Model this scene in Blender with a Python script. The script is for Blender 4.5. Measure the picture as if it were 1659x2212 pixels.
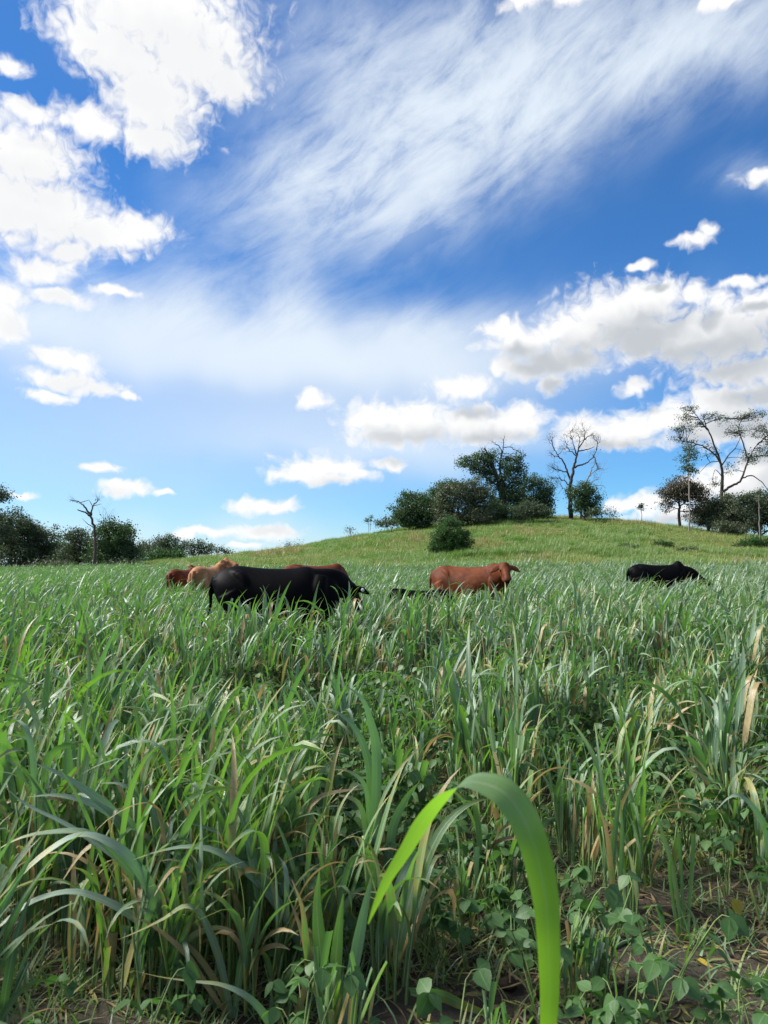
import bpy, math, random
import numpy as np
from mathutils import Vector, Matrix

for o in list(bpy.data.objects):
    bpy.data.objects.remove(o)
scene = bpy.context.scene
root_col = scene.collection
R = math.radians

# ---------------------------------------------------------------- camera
FPX = 1597.6                      # focal length in units of a 1659 x 2212 picture
CX, CY = 829.5, 1106.0
PITCH = math.atan((1225.0 - CY) / FPX)
CAM_H = 1.45
cam_data = bpy.data.cameras.new('camera')
cam_data.sensor_fit = 'VERTICAL'
cam_data.sensor_height = 36.0
cam_data.lens = 36.0 * FPX / 2212.0
cam_data.clip_start = 0.05
cam_data.clip_end = 6000.0
cam_data.dof.use_dof = True
cam_data.dof.focus_distance = 9.0
cam_data.dof.aperture_fstop = 7.5
cam = bpy.data.objects.new('camera', cam_data)
root_col.objects.link(cam)
cam.location = (0.0, 0.0, CAM_H)
cam.rotation_euler = (R(90) + PITCH, 0.0, 0.0)
scene.camera = cam

# ---------------------------------------------------------------- sun, exposure
SUN_AZ, SUN_EL = R(-82.0), R(44.0)        # azimuth from +Y towards +X
sun_dir = Vector((math.sin(SUN_AZ) * math.cos(SUN_EL), math.cos(SUN_AZ) * math.cos(SUN_EL), math.sin(SUN_EL)))
sun_data = bpy.data.lights.new('sun', 'SUN')
sun_data.energy = 5.0
sun_data.angle = R(18.0)
sun_data.color = (1.0, 0.955, 0.89)
sun = bpy.data.objects.new('sun', sun_data)
root_col.objects.link(sun)
sun.rotation_euler = sun_dir.to_track_quat('Z', 'Y').to_euler()

scene.view_settings.view_transform = 'Standard'
scene.view_settings.look = 'None'
scene.view_settings.exposure = 0.92
scene.view_settings.gamma = 1.0
scene.view_settings.use_curve_mapping = False
scene.cycles.max_bounces = 8
scene.cycles.diffuse_bounces = 4
scene.cycles.glossy_bounces = 2
scene.cycles.transmission_bounces = 6
scene.cycles.use_denoising = True

COS_P, SIN_P = math.cos(PITCH), math.sin(PITCH)

def ray(px, py):
    a, b = (px - CX) / FPX, (CY - py) / FPX
    return Vector((a, COS_P - b * SIN_P, SIN_P + b * COS_P))

def at(px, py, depth):
    """world point seen at picture position px, py at forward distance depth"""
    r = ray(px, py)
    t = depth / r.y
    return Vector((r.x * t, depth, CAM_H + r.z * t))

# ---------------------------------------------------------------- sky with clouds
def az_el(px, py):
    r = ray(px, py).normalized()
    return math.degrees(math.atan2(r.x, r.y)), math.degrees(math.asin(r.z))

# heaped clouds: centre x, y and half width, half height (picture units, turned into directions below)
HEAPS = [
    (330, 30, 205, 120), (215, 85, 115, 62), (410, 120, 145, 105), (335, 225, 112, 112), (335, 300, 85, 52), (495, 180, 60, 62), (270, 130, 120, 70),
    (40, 330, 150, 100), (10, 430, 150, 125), (110, 460, 150, 95), (225, 505, 115, 52), (305, 495, 72, 40), (60, 240, 75, 30), (200, 265, 75, 45),
    (150, 545, 55, 42), (15, 700, 50, 50), (20, 140, 45, 26), (0, 640, 60, 40), (85, 585, 70, 30), (250, 628, 55, 13), (120, 640, 80, 20),
    (1335, 690, 140, 92), (1480, 725, 120, 70), (1400, 735, 110, 52), (1240, 722, 110, 60), (1140, 742, 90, 48), (1085, 712, 60, 28), (1405, 640, 85, 45), (1465, 745, 80, 62),
    (1560, 720, 150, 100), (1650, 660, 90, 55), (1600, 805, 130, 42), (1500, 640, 40, 32), (1210, 780, 120, 38), (1100, 790, 40, 28), (1150, 800, 70, 28),
    (805, 908, 80, 46), (900, 915, 105, 52), (1010, 912, 95, 46), (1110, 905, 82, 38), (870, 942, 130, 26), (1060, 935, 120, 28), (1000, 838, 75, 30),
    (1255, 925, 78, 40), (1360, 930, 105, 46), (1450, 905, 72, 44), (1330, 958, 110, 20),
    (1560, 870, 110, 52), (1660, 850, 90, 55), (1550, 930, 120, 42), (1650, 930, 90, 50),
    (1570, 1045, 105, 55), (1650, 1010, 80, 65), (1495, 1065, 52, 40), (1405, 1083, 70, 26), (1345, 1090, 42, 18), (1500, 1110, 160, 30),
    (690, 1012, 98, 34), (745, 1008, 58, 26), (640, 1024, 68, 20), (785, 1026, 34, 17), (700, 1036, 100, 16),
    (845, 1003, 34, 18), (565, 1097, 80, 17), (535, 1092, 44, 17), (615, 1093, 42, 16), (265, 1058, 64, 18), (248, 1052, 38, 15), (350, 1067, 26, 7),
    (220, 1012, 40, 14), (50, 1070, 32, 10), (118, 772, 68, 28), (172, 790, 50, 30), (135, 822, 84, 24), (105, 855, 62, 16), (205, 842, 66, 22), (272, 859, 28, 11),
    (675, 860, 40, 22), (1196, 830, 32, 24), (1368, 836, 34, 22), (1498, 518, 48, 19), (1536, 496, 28, 16), (1386, 572, 30, 13), (1600, 610, 60, 16),
    (440, 1150, 66, 12), (530, 1178, 44, 7), (1560, 0, 50, 18), (1130, 0, 40, 26), (1230, -5, 46, 20), (1650, 376, 60, 22), (560, 1150, 90, 18),
]
# thin veils: centre, half sizes, strength
VEILS = [
    (690, 430, 120, 105, .60), (800, 380, 160, 110, .8), (930, 310, 190, 110, .78), (1080, 240, 210, 100, .65), (1250, 170, 230, 90, .50), (1440, 105, 220, 80, .46),
    (1640, 60, 190, 80, .42), (980, 120, 330, 110, .42), (1300, 20, 400, 70, .34), (610, 570, 75, 60, .26), (480, 470, 80, 80, .22), (560, 640, 180, 50, .2), (1640, 370, 70, 50, .25),
    (250, 720, 520, 70, .85), (620, 745, 420, 70, .85), (900, 790, 260, 65, .80), (420, 880, 640, 160, .33), (800, 940, 300, 60, .45), (150, 1060, 560, 200, .24), (60, 620, 200, 110, .35), (900, 976, 260, 26, .45), (560, 1150, 130, 42, .3), (450, 1215, 1000, 60, .55), (1350, 1190, 500, 45, .4),
]

world = bpy.data.worlds.new('World')
scene.world = world
world.use_nodes = True

class Nodes:
    """small helper to wire shader nodes"""
    def __init__(self, tree):
        self.t = tree
    def new(self, kind, **props):
        n = self.t.nodes.new(kind)
        for k, v in props.items():
            setattr(n, k, v)
        return n
    def put(self, sock, v):
        if isinstance(v, bpy.types.NodeSocket):
            self.t.links.new(v, sock)
        elif v is not None:
            sock.default_value = v
    def math(self, op, a, b=None, c=None, clamp=False):
        n = self.new('ShaderNodeMath', operation=op, use_clamp=clamp)
        for s, v in zip(n.inputs, (a, b, c)):
            self.put(s, v)
        return n.outputs[0]
    def vec(self, op, a, b=None, c=None, out=0):
        n = self.new('ShaderNodeVectorMath', operation=op)
        for s, v in zip(n.inputs, (a, b, c)):
            self.put(s, v)
        return n.outputs[out]
    def smooth(self, v, lo, hi, a=0.0, b=1.0):
        n = self.new('ShaderNodeMapRange', interpolation_type='SMOOTHSTEP')
        for s, x in zip(n.inputs, (v, lo, hi, a, b)):
            self.put(s, x)
        return n.outputs[0]
    def lin(self, v, lo, hi, a=0.0, b=1.0):
        n = self.new('ShaderNodeMapRange')
        for s, x in zip(n.inputs, (v, lo, hi, a, b)):
            self.put(s, x)
        return n.outputs[0]
    def noise(self, vec, scale, detail=3.0, rough=0.5, dist=0.0, dims='3D', color=False):
        n = self.new('ShaderNodeTexNoise', noise_dimensions=dims)
        self.put(n.inputs['Vector'], vec)
        n.inputs['Scale'].default_value = scale
        n.inputs['Detail'].default_value = detail
        n.inputs['Roughness'].default_value = rough
        n.inputs['Distortion'].default_value = dist
        return n.outputs['Color' if color else 'Fac']
    def mix(self, fac, a, b, blend='MIX'):
        n = self.new('ShaderNodeMix', data_type='RGBA', blend_type=blend)
        self.put(n.inputs[0], fac)
        self.put(n.inputs[6], a)
        self.put(n.inputs[7], b)
        return n.outputs[2]
    def comb(self, x, y, z):
        n = self.new('ShaderNodeCombineXYZ')
        for s, v in zip(n.inputs, (x, y, z)):
            self.put(s, v)
        return n.outputs[0]
    def sep(self, v):
        n = self.new('ShaderNodeSeparateXYZ')
        self.put(n.inputs[0], v)
        return n.outputs

DEG_PX = math.degrees(1.0 / FPX)

def ellipse(cx, cy, rx, ry):
    a, e = az_el(cx, cy)
    r2 = ray(cx, cy).length
    ce = math.cos(R(e))
    ca = math.cos(R(a))
    return a, e, rx * DEG_PX * ca / ce * ca ** 0.5, ry * DEG_PX / (r2 * r2) ** 0.9

def reach(e, tile, margin):
    """whether an ellipse (azimuth, elevation, half sizes) grown by margin touches a tile of the sky"""
    a, el, sx, sy = e[:4]
    return a + sx * margin + 2.5 > tile[0] and a - sx * margin - 2.5 < tile[1] and el + sy * margin + 2.5 > tile[2] and el - sy * margin - 2.5 < tile[3]

def build_sky():
    k = Nodes(world.node_tree)
    world.node_tree.nodes.clear()
    direction = k.vec('NORMALIZE', k.new('ShaderNodeTexCoord').outputs['Generated'])
    x, y, z = k.sep(direction)
    az = k.math('MULTIPLY', k.math('ARCTAN2', x, y), 57.29578)
    el = k.math('MULTIPLY', k.math('ARCSINE', z), 57.29578)
    p = k.comb(az, el, 0.0)
    sky = k.new('ShaderNodeTexSky', sky_type='NISHITA')
    sky.sun_disc = False
    sky.sun_elevation = SUN_EL
    sky.sun_rotation = SUN_AZ
    sky.altitude = 300.0
    sky.air_density = 1.0
    sky.dust_density = 0.2
    sky.ozone_density = 1.6
    hs = k.new('ShaderNodeHueSaturation')
    hs.inputs['Saturation'].default_value = SKY_SAT
    k.put(hs.inputs['Color'], sky.outputs[0])
    air = k.mix(1.0, hs.outputs[0], SKY_TINT, 'MULTIPLY')

    # noises shared by every part of the sky
    half = (.5, .5, .5)
    wv = k.vec('MULTIPLY_ADD', k.vec('SUBTRACT', k.noise(p, .13, 2.0, .5, dims='2D', color=True), half), (5., 4., 0.), p)
    pr = k.comb(k.math('ADD', k.math('MULTIPLY', az, .86), k.math('MULTIPLY', el, .5)), k.math('SUBTRACT', k.math('MULTIPLY', el, .86), k.math('MULTIPLY', az, .5)), 0.0)
    streak = k.noise(k.vec('MULTIPLY', pr, (.12, .34, 0.)), 1.0, 7.0, .64, 0.25, dims='2D')
    low = k.smooth(el, 15.0, 21.5)                       # the lower veil is smooth
    tex = k.lin(streak, .34, .66, .35, 1.35)
    tex = k.math('ADD', k.math('MULTIPLY', tex, low), k.math('SUBTRACT', 1.0, low))
    # clouds get finer towards the horizon, where they are farther off
    def warped(v):
        w = k.noise(v, 0.5, 2.0, 0.5, dims='2D', color=True)
        q = k.vec('MULTIPLY_ADD', k.vec('SUBTRACT', w, half), (1.6, 1.1, 0.0), v)
        billow = k.math('ABSOLUTE', k.math('SUBTRACT', k.noise(q, 0.62, 3.0, 0.5, dims='2D'), 0.5))
        d = k.math('MULTIPLY_ADD', billow, 1.5, -0.09)
        fine = k.math('SUBTRACT', k.noise(q, 1.0, 5.0, 0.54, dims='2D'), 0.5)
        d = k.math('MULTIPLY_ADD', fine, 0.8, d)
        return q, d
    q0, n0 = warped(p)
    q1 = k.vec('ADD', q0, (-1.1, 1.7, 0.0))
    n1 = k.math('MULTIPLY_ADD', k.math('ABSOLUTE', k.math('SUBTRACT', k.noise(q1, 0.62, 1.0, 0.5, dims='2D'), 0.5)), 0.45, -0.03)
    bright = k.smooth(az, -16.0, 10.0, 0.22, 1.0)       # clouds near the sun are lit through, those away from it show grey bases

    def finish(veil, c0, c1):
        veil = k.math('MULTIPLY', veil, tex)
        veil = k.math('SUBTRACT', 1.0, k.math('EXPONENT', k.math('MULTIPLY', veil, -1.25)))
        sky1 = k.mix(veil, air, VEIL_COL)
        if c0 is not None:
            d0 = k.math('ADD', n0, k.math('SUBTRACT', 1.0, c0))
            d1 = k.math('ADD', n1, k.math('SUBTRACT', 1.0, c1))
            cover = k.smooth(d0, -0.24, 0.62)
            shade = k.math('MULTIPLY', k.smooth(d1, -0.1, 0.75), k.smooth(k.math('SUBTRACT', 1.0, c0), -0.3, 0.7))
            shade = k.math('MULTIPLY', shade, bright)
            sky1 = k.mix(cover, sky1, k.mix(shade, CLOUD_LIT, CLOUD_DARK))
        bg = k.new('ShaderNodeBackground')
        k.put(bg.inputs[0], sky1)
        bg.inputs[1].default_value = SKY_STRENGTH
        return bg.outputs[0]

    def field_group(tile):
        """veil strength and cloud outlines of one stretch of sky, as a node group"""
        g = bpy.data.node_groups.new('sky_fields', 'ShaderNodeTree')
        for nm in ('wv', 'q0', 'q1'):
            g.interface.new_socket(nm, in_out='INPUT', socket_type='NodeSocketVector')
        for nm in ('veil', 'c0', 'c1'):
            g.interface.new_socket(nm, in_out='OUTPUT', socket_type='NodeSocketFloat')
        j = Nodes(g)
        src = j.new('NodeGroupInput').outputs
        out = j.new('NodeGroupOutput')
        veil = None
        for v in VEILS:
            e = ellipse(*v[:4])
            if not reach(e, tile, 2.6):
                continue
            a, ee, sx, sy = e
            q = j.vec('MULTIPLY_ADD', src[0], (1 / sx, 1 / sy, 0.0), (-a / sx, -ee / sy, 0.0))
            gss = j.math('EXPONENT', j.math('MULTIPLY', j.vec('DOT_PRODUCT', q, q, out=1), -0.8))
            veil = j.math('MULTIPLY', gss, v[4]) if veil is None else j.math('MULTIPLY_ADD', gss, v[4], veil)
        j.put(out.inputs[0], 0.0 if veil is None else veil)
        for i in (1, 2):
            cur = None
            for h in HEAPS:
                e = ellipse(*h)
                if not reach(e, tile, 1.7):
                    continue
                a, ee, sx, sy = e
                d = j.vec('LENGTH', j.vec('MULTIPLY_ADD', src[i], (1 / sx, 1 / sy, 0.0), (-a / sx, -ee / sy, 0.0)), out=1)
                cur = d if cur is None else j.math('SMOOTH_MIN', cur, d, 0.22 if i == 1 else 0.5)
            j.put(out.inputs[i], 9.0 if cur is None else cur)
        return g

    def in_view(tile):
        n = k.new('ShaderNodeGroup', node_tree=field_group(tile))
        for sck, v in zip(n.inputs, (wv, q0, q1)):
            k.put(sck, v)
        return finish(n.outputs[0], n.outputs[1], n.outputs[2])

    def elsewhere():
        # the same kinds of cloud go on over the rest of the sky
        veil = k.lin(k.noise(p, .05, 2.0, .5, dims='2D'), .35, .7, 0., .7)
        rest = k.lin(k.noise(k.vec('MULTIPLY', p, (.045, .09, 0)), 1.0, 2.0, 0.5, dims='2D'), 0.36, 0.70, 2.4, 0.2)
        return finish(veil, rest, rest)

    def pick(coord, bounds, make):
        """nested choice along one axis; only the chosen branch is worked out"""
        if len(bounds) == 2:
            return make(bounds[0], bounds[1])
        m = len(bounds) // 2
        n = k.new('ShaderNodeMixShader')
        k.put(n.inputs[0], k.math('GREATER_THAN', coord, bounds[m]))
        k.put(n.inputs[1], pick(coord, bounds[:m + 1], make))
        k.put(n.inputs[2], pick(coord, bounds[m:], make))
        return n.outputs[0]

    frame = pick(el, [-90., 10., 20., 90.], lambda e0, e1: pick(az, [-36., -8., 8., 36.], lambda a0, a1: in_view((a0, a1, e0, e1))))
    outside = k.math('MAXIMUM', k.math('GREATER_THAN', k.math('ABSOLUTE', az), 36.0), k.math('GREATER_THAN', el, 46.0))
    n = k.new('ShaderNodeMixShader')
    k.put(n.inputs[0], outside)
    k.put(n.inputs[1], frame)
    k.put(n.inputs[2], elsewhere())
    out = k.new('ShaderNodeOutputWorld')
    k.put(out.inputs[0], n.outputs[0])
    world.cycles.sampling_method = 'NONE'

SKY_STRENGTH = 0.0665
SKY_SAT = 1.12
SKY_TINT = (0.46, 0.89, 1.27, 1.0)
VEIL_COL = (6.8, 7.5, 8.15, 1.0)
CLOUD_LIT = (8.1, 8.1, 8.1, 1.0)
CLOUD_DARK = (4.55, 4.85, 5.2, 1.0)
build_sky()

# ================================================================ helpers
rng = np.random.default_rng(7)

def H(x, y):
    """height of the land"""
    x = np.asarray(x, float); y = np.asarray(y, float)
    z = 0.0
    for A, x0, y0, sl, sr, sf in ((7.22, 21.87, 108.17, 36.93, 41.9, 42.59), (1.03, 19.65, 96.21, 80.31, 24.6, 46.37)):
        dx = x - x0
        s = np.where(dx < 0, sl, sr)
        z = z + A * np.exp(-(dx / s) ** 2 - ((y - y0) / sf) ** 2)
    return z + 0.05 * np.sin(x * .21 + 1.3) * np.sin(y * .17) * np.clip((np.hypot(x, y) - 8) / 20, 0, 1)

def hz(x, y):
    return float(H(x, y))

def vnoise(x, y, seed=0):
    """smooth value noise in 0..1"""
    x = np.asarray(x, float); y = np.asarray(y, float)
    xi = np.floor(x); yi = np.floor(y)
    fx = x - xi; fy = y - yi
    fx = fx * fx * (3 - 2 * fx); fy = fy * fy * (3 - 2 * fy)
    def h(a, b):
        s = np.sin(a * 127.1 + b * 311.7 + seed * 74.7) * 43758.5453
        return s - np.floor(s)
    return (h(xi, yi) * (1 - fx) + h(xi + 1, yi) * fx) * (1 - fy) + (h(xi, yi + 1) * (1 - fx) + h(xi + 1, yi + 1) * fx) * fy

class MB:
    """collects quads with uv and a tint vector, builds one mesh"""
    def __init__(self):
        self.v, self.f, self.uv, self.t, self.n = [], [], [], [], 0
    def add(self, v, f, uv=None, tint=(0.5, 0.0, 0.0)):
        v = np.asarray(v, float).reshape(-1, 3)
        self.v.append(v)
        self.f.append(np.asarray(f, int).reshape(-1, 4) + self.n)
        self.uv.append(np.zeros((len(v), 2)) if uv is None else np.asarray(uv, float))
        t = np.asarray(tint, float)
        self.t.append(np.broadcast_to(t, (len(v), 3)) if t.ndim == 1 else t)
        self.n += len(v)
    def verts(self):
        return np.concatenate(self.v) if self.v else np.zeros((0, 3))
    def merge(self, other):
        for v, f, u, t in zip(other.v, other.f, other.uv, other.t):
            pass
        base = self.n
        for v, f, u, t in zip(other.v, other.f, other.uv, other.t):
            self.v.append(v); self.f.append(f + base); self.uv.append(u); self.t.append(t)
        self.n += other.n
    def mesh(self, name, mat=None, smooth=True):
        v = self.verts()
        f = np.concatenate(self.f)
        me = bpy.data.meshes.new(name)
        me.vertices.add(len(v)); me.vertices.foreach_set('co', v.astype(np.float32).ravel())
        me.loops.add(f.size); me.loops.foreach_set('vertex_index', f.astype(np.int32).ravel())
        me.polygons.add(len(f))
        me.polygons.foreach_set('loop_start', np.arange(0, f.size, 4, dtype=np.int32))
        if smooth:
            me.polygons.foreach_set('use_smooth', np.ones(len(f), dtype=bool))
        uvl = me.uv_layers.new(name='UVMap')
        uvl.data.foreach_set('uv', np.concatenate(self.uv)[f.ravel()].astype(np.float32).ravel())
        at_ = me.attributes.new('tint', 'FLOAT_VECTOR', 'POINT')
        at_.data.foreach_set('vector', np.concatenate(self.t).astype(np.float32).ravel())
        me.update(calc_edges=True)
        if mat:
            me.materials.append(mat)
        return me

def obj(name, me, parent=None, loc=None):
    o = bpy.data.objects.new(name, me)
    root_col.objects.link(o)
    if parent is not None:
        o.parent = parent
    if loc is not None:
        o.location = loc
    return o

def tag(o, label=None, cat=None, group=None, kind=None):
    for k, v in (('label', label), ('category', cat), ('group', group), ('kind', kind)):
        if v:
            o[k] = v
    return o

def tube(mb, pts, radii, sides=6, tint=(.5, 0, 0), cap=False):
    """round limb along a polyline"""
    P = np.asarray(pts, float); r = np.asarray(radii, float)
    n = len(P)
    T = np.gradient(P, axis=0)
    T /= np.linalg.norm(T, axis=1)[:, None] + 1e-9
    ref = np.array([0., 0., 1.]) if abs(T[:, 2]).mean() < .8 else np.array([1., 0., 0.])
    U = np.cross(T, ref); U /= np.linalg.norm(U, axis=1)[:, None] + 1e-9
    V = np.cross(T, U)
    a = np.arange(sides) * 2 * np.pi / sides
    ring = P[:, None] + r[:, None, None] * (np.cos(a)[None, :, None] * U[:, None] + np.sin(a)[None, :, None] * V[:, None])
    i = np.arange(n - 1)[:, None] * sides; j = np.arange(sides)[None]; j2 = (j + 1) % sides
    f = np.stack([i + j, i + j2, i + sides + j2, i + sides + j], -1).reshape(-1, 4)
    L = np.concatenate([[0], np.cumsum(np.linalg.norm(np.diff(P, axis=0), axis=1))])
    uv = np.stack([np.broadcast_to(a / (2 * np.pi), (n, sides)), np.broadcast_to(L[:, None], (n, sides))], -1).reshape(-1, 2)
    v = ring.reshape(-1, 3)
    if cap and sides == 6:
        k = (n - 1) * sides
        f = np.concatenate([f, [[k, k + 1, k + 2, k + 3], [k, k + 3, k + 4, k + 5]]])
    mb.add(v, f, uv, tint)

def ribbon(mb, P, W, N, tint, fold=.18, vrange=(0., 1.)):
    """leaf blade: centre line P, half-width vectors W, surface normals N, creased along the midrib"""
    n = len(P)
    hw = np.linalg.norm(W, axis=1)[:, None]
    rows = np.stack([P - W + N * hw * fold, P, P + W + N * hw * fold], 1)
    i = np.arange(n - 1) * 3
    f = np.concatenate([np.stack([i, i + 3, i + 4, i + 1], 1), np.stack([i + 1, i + 4, i + 5, i + 2], 1)])
    vv = np.linspace(vrange[0], vrange[1], n)
    uv = np.stack([np.broadcast_to(np.array([0., .5, 1.]), (n, 3)), np.broadcast_to(vv[:, None], (n, 3))], -1).reshape(-1, 2)
    mb.add(rows.reshape(-1, 3), f, uv, tint)

def blade(mb, base, az, e0, length, width, droop, seg=9, p=1.6, curl=0.0, twist=0.0, cut=1.0, tint=(.5, 0, 0), fold=.2, kink=None):
    t = np.linspace(0, cut, seg + 1)
    el = e0 - droop * t ** p
    if kink:
        el = el - kink[1] / (1 + np.exp(-(t - kink[0]) * 40))
    el = np.maximum(el, -1.45)
    ah = az + curl * t
    T = np.stack([np.cos(el) * np.cos(ah), np.cos(el) * np.sin(ah), np.sin(el)], 1)
    step = length * cut / seg
    P = np.asarray(base, float) + np.concatenate([np.zeros((1, 3)), np.cumsum((T[:-1] + T[1:]) * .5 * step, axis=0)])
    S = np.stack([-np.sin(ah), np.cos(ah), np.zeros_like(ah)], 1)
    N = np.cross(T, S)
    N *= np.sign(N[:, 2:3] + 1e-6) if False else 1.0
    tw = (twist * t)[:, None]
    S2 = S * np.cos(tw) + N * np.sin(tw)
    N2 = N * np.cos(tw) - S * np.sin(tw)
    prof = np.where(t < .25, .5 + .5 * np.sin(np.clip(t / .25, 0, 1) * np.pi / 2), np.where(t < .5, 1.0, np.clip((1 - t) / .5, 0, 1) ** .75))
    prof = np.maximum(prof, .03)
    ribbon(mb, P, S2 * (width * .5 * prof)[:, None], N2, tint, fold, (0., cut))
    return P

def smooth_path(pts, n):
    """Catmull-Rom through the rows of pts (any number of columns)"""
    P = np.asarray(pts, float)
    Q = np.vstack([2 * P[0] - P[1], P, 2 * P[-1] - P[-2]])
    out = []
    u = np.linspace(0, len(P) - 1 - 1e-6, n)
    for x in u:
        i = int(x); t = x - i
        a, b, c, d = Q[i], Q[i + 1], Q[i + 2], Q[i + 3]
        out.append(.5 * (2 * b + (c - a) * t + (2 * a - 5 * b + 4 * c - d) * t * t + (3 * b - a - 3 * c + d) * t ** 3))
    return np.array(out)

# ---------------------------------------------------------------- scattering of what nobody could count
def scatter(name, pts, rotz, scale, index, meshes, label, cat, tilt=None):
    """one object of kind stuff: copies of a few small meshes set on points by geometry nodes"""
    col = bpy.data.collections.new(name + '_kinds')
    for i, me in enumerate(meshes):
        col.objects.link(bpy.data.objects.new('%s_kind_%02d' % (name, i), me))
    me = bpy.data.meshes.new(name)
    n = len(pts)
    me.vertices.add(n)
    me.vertices.foreach_set('co', np.asarray(pts, np.float32).ravel())
    rot = np.zeros((n, 3), np.float32); rot[:, 2] = rotz
    if tilt is not None:
        rot[:, :2] = tilt
    for nm, ty, key, val in (('spin', 'FLOAT_VECTOR', 'vector', rot), ('size', 'FLOAT', 'value', np.asarray(scale, np.float32)), ('pick', 'INT', 'value', np.asarray(index, np.int32))):
        a = me.attributes.new(nm, ty, 'POINT')
        a.data.foreach_set(key, np.ascontiguousarray(val).ravel())
    me.update()
    o = obj(name, me)
    tag(o, label, cat, kind='stuff')
    g = bpy.data.node_groups.new(name + '_scatter', 'GeometryNodeTree')
    g.interface.new_socket('Geometry', in_out='INPUT', socket_type='NodeSocketGeometry')
    g.interface.new_socket('Geometry', in_out='OUTPUT', socket_type='NodeSocketGeometry')
    gi = g.nodes.new('NodeGroupInput'); go = g.nodes.new('NodeGroupOutput')
    ip = g.nodes.new('GeometryNodeInstanceOnPoints')
    ci = g.nodes.new('GeometryNodeCollectionInfo')
    ci.inputs['Collection'].default_value = col
    ci.inputs['Separate Children'].default_value = True
    ci.inputs['Reset Children'].default_value = True
    def named(nm, ty):
        k = g.nodes.new('GeometryNodeInputNamedAttribute'); k.data_type = ty
        k.inputs['Name'].default_value = nm
        return k.outputs[0]
    L = g.links.new
    L(gi.outputs[0], ip.inputs['Points'])
    L(ci.outputs[0], ip.inputs['Instance'])
    ip.inputs['Pick Instance'].default_value = True
    L(named('pick', 'INT'), ip.inputs['Instance Index'])
    L(named('spin', 'FLOAT_VECTOR'), ip.inputs['Rotation'])
    L(named('size', 'FLOAT'), ip.inputs['Scale'])
    L(ip.outputs[0], go.inputs[0])
    m = o.modifiers.new('scatter', 'NODES')
    m.node_group = g
    return o

# ---------------------------------------------------------------- materials
def new_mat(name):
    m = bpy.data.materials.new(name)
    m.use_nodes = True
    m.node_tree.nodes.clear()
    return m, Nodes(m.node_tree)

def bsdf(k, color, rough=.6, spec=.4, normal=None, sheen=None):
    b = k.new('ShaderNodeBsdfPrincipled')
    k.put(b.inputs['Base Color'], color)
    k.put(b.inputs['Roughness'], rough)
    k.put(b.inputs['Specular IOR Level'], spec)
    if normal is not None:
        k.put(b.inputs['Normal'], normal)
    if sheen:
        b.inputs['Sheen Weight'].default_value = sheen
        b.inputs['Sheen Roughness'].default_value = .4
    return b.outputs[0]

def finish_mat(k, sh):
    o = k.new('ShaderNodeOutputMaterial')
    k.put(o.inputs[0], sh)

def bump(k, h, strength=.4, dist=.01):
    b = k.new('ShaderNodeBump')
    b.inputs['Strength'].default_value = strength
    b.inputs['Distance'].default_value = dist
    k.put(b.inputs['Height'], h)
    return b.outputs[0]

def translucent(k, base, color, fac):
    t = k.new('ShaderNodeBsdfTranslucent')
    k.put(t.inputs[0], color)
    m = k.new('ShaderNodeMixShader')
    k.put(m.inputs[0], fac)
    k.put(m.inputs[1], base)
    k.put(m.inputs[2], t.outputs[0])
    return m.outputs[0]

def rgb(*c):
    return (c[0], c[1], c[2], 1.0)

def mat_blade(name, dark, light, lush, straw=(.46, .38, .20), trans=.34, spec=.5, midrib=.75, tg=(.10, .27, .03), tl=(.18, .42, .015), rough=(.32, .52)):
    """long grass blade: glaucous green, pale midrib, drying tips and margins"""
    m, k = new_mat(name)
    a = k.new('ShaderNodeAttribute'); a.attribute_name = 'tint'
    r, g, b = k.sep(a.outputs['Vector'])
    uvn = k.new('ShaderNodeUVMap'); uvn.uv_map = 'UVMap'
    u, v, _ = k.sep(uvn.outputs[0])
    oi = k.new('ShaderNodeObjectInfo').outputs['Random']
    geo = k.new('ShaderNodeNewGeometry')
    pos = k.new('ShaderNodeTexCoord').outputs['Object']
    col = k.mix(r, rgb(*dark), rgb(*light))
    col = k.mix(b, col, rgb(*lush))
    col = k.mix(k.lin(oi, 0, 1, 0., .28), col, rgb(*[x * .66 for x in dark]))
    vein = k.noise(k.comb(k.math('MULTIPLY', u, 26.), k.math('MULTIPLY', v, 1.2), r), 1.0, 2.0, .6)
    col = k.mix(1.0, col, k.mix(vein, rgb(.72, .74, .72), rgb(1.25, 1.22, 1.2)), 'MULTIPLY')
    edge = k.math('ABSOLUTE', k.math('SUBTRACT', u, .5))
    rib = k.smooth(edge, .035, .075, midrib, 0.)
    col = k.mix(rib, col, rgb(.34, .40, .26))
    blot = k.noise(pos, 22., 4., .6)
    d = k.math('ADD', k.math('MULTIPLY', g, 1.35), k.math('MULTIPLY', k.math('POWER', v, 3.0), .42))
    d = k.math('ADD', d, k.math('MULTIPLY', k.math('POWER', k.math('MULTIPLY', edge, 2.), 3.), .22))
    d = k.math('ADD', d, k.math('MULTIPLY', k.math('SUBTRACT', blot, .5), .9))
    dry = k.smooth(d, .54, .86)
    yel = k.smooth(d, .34, .6)
    col = k.mix(k.math('MULTIPLY', yel, .7), col, rgb(.30, .27, .045))
    dryc = k.mix(k.noise(pos, 60., 3., .6), rgb(straw[0] * .42, straw[1] * .34, straw[2] * .26), rgb(*straw))
    col = k.mix(dry, col, dryc)
    # the underside is paler and duller
    col = k.mix(k.math('MULTIPLY', geo.outputs['Backfacing'], .25), col, rgb(.17, .26, .16))
    ruf = k.lin(vein, .3, .7, *rough)
    base = bsdf(k, col, ruf, spec, bump(k, vein, .35, .004))
    tc = k.mix(dry, k.mix(b, rgb(*tg), rgb(*tl)), rgb(.32, .22, .08))
    finish_mat(k, translucent(k, base, tc, trans))
    return m

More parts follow.
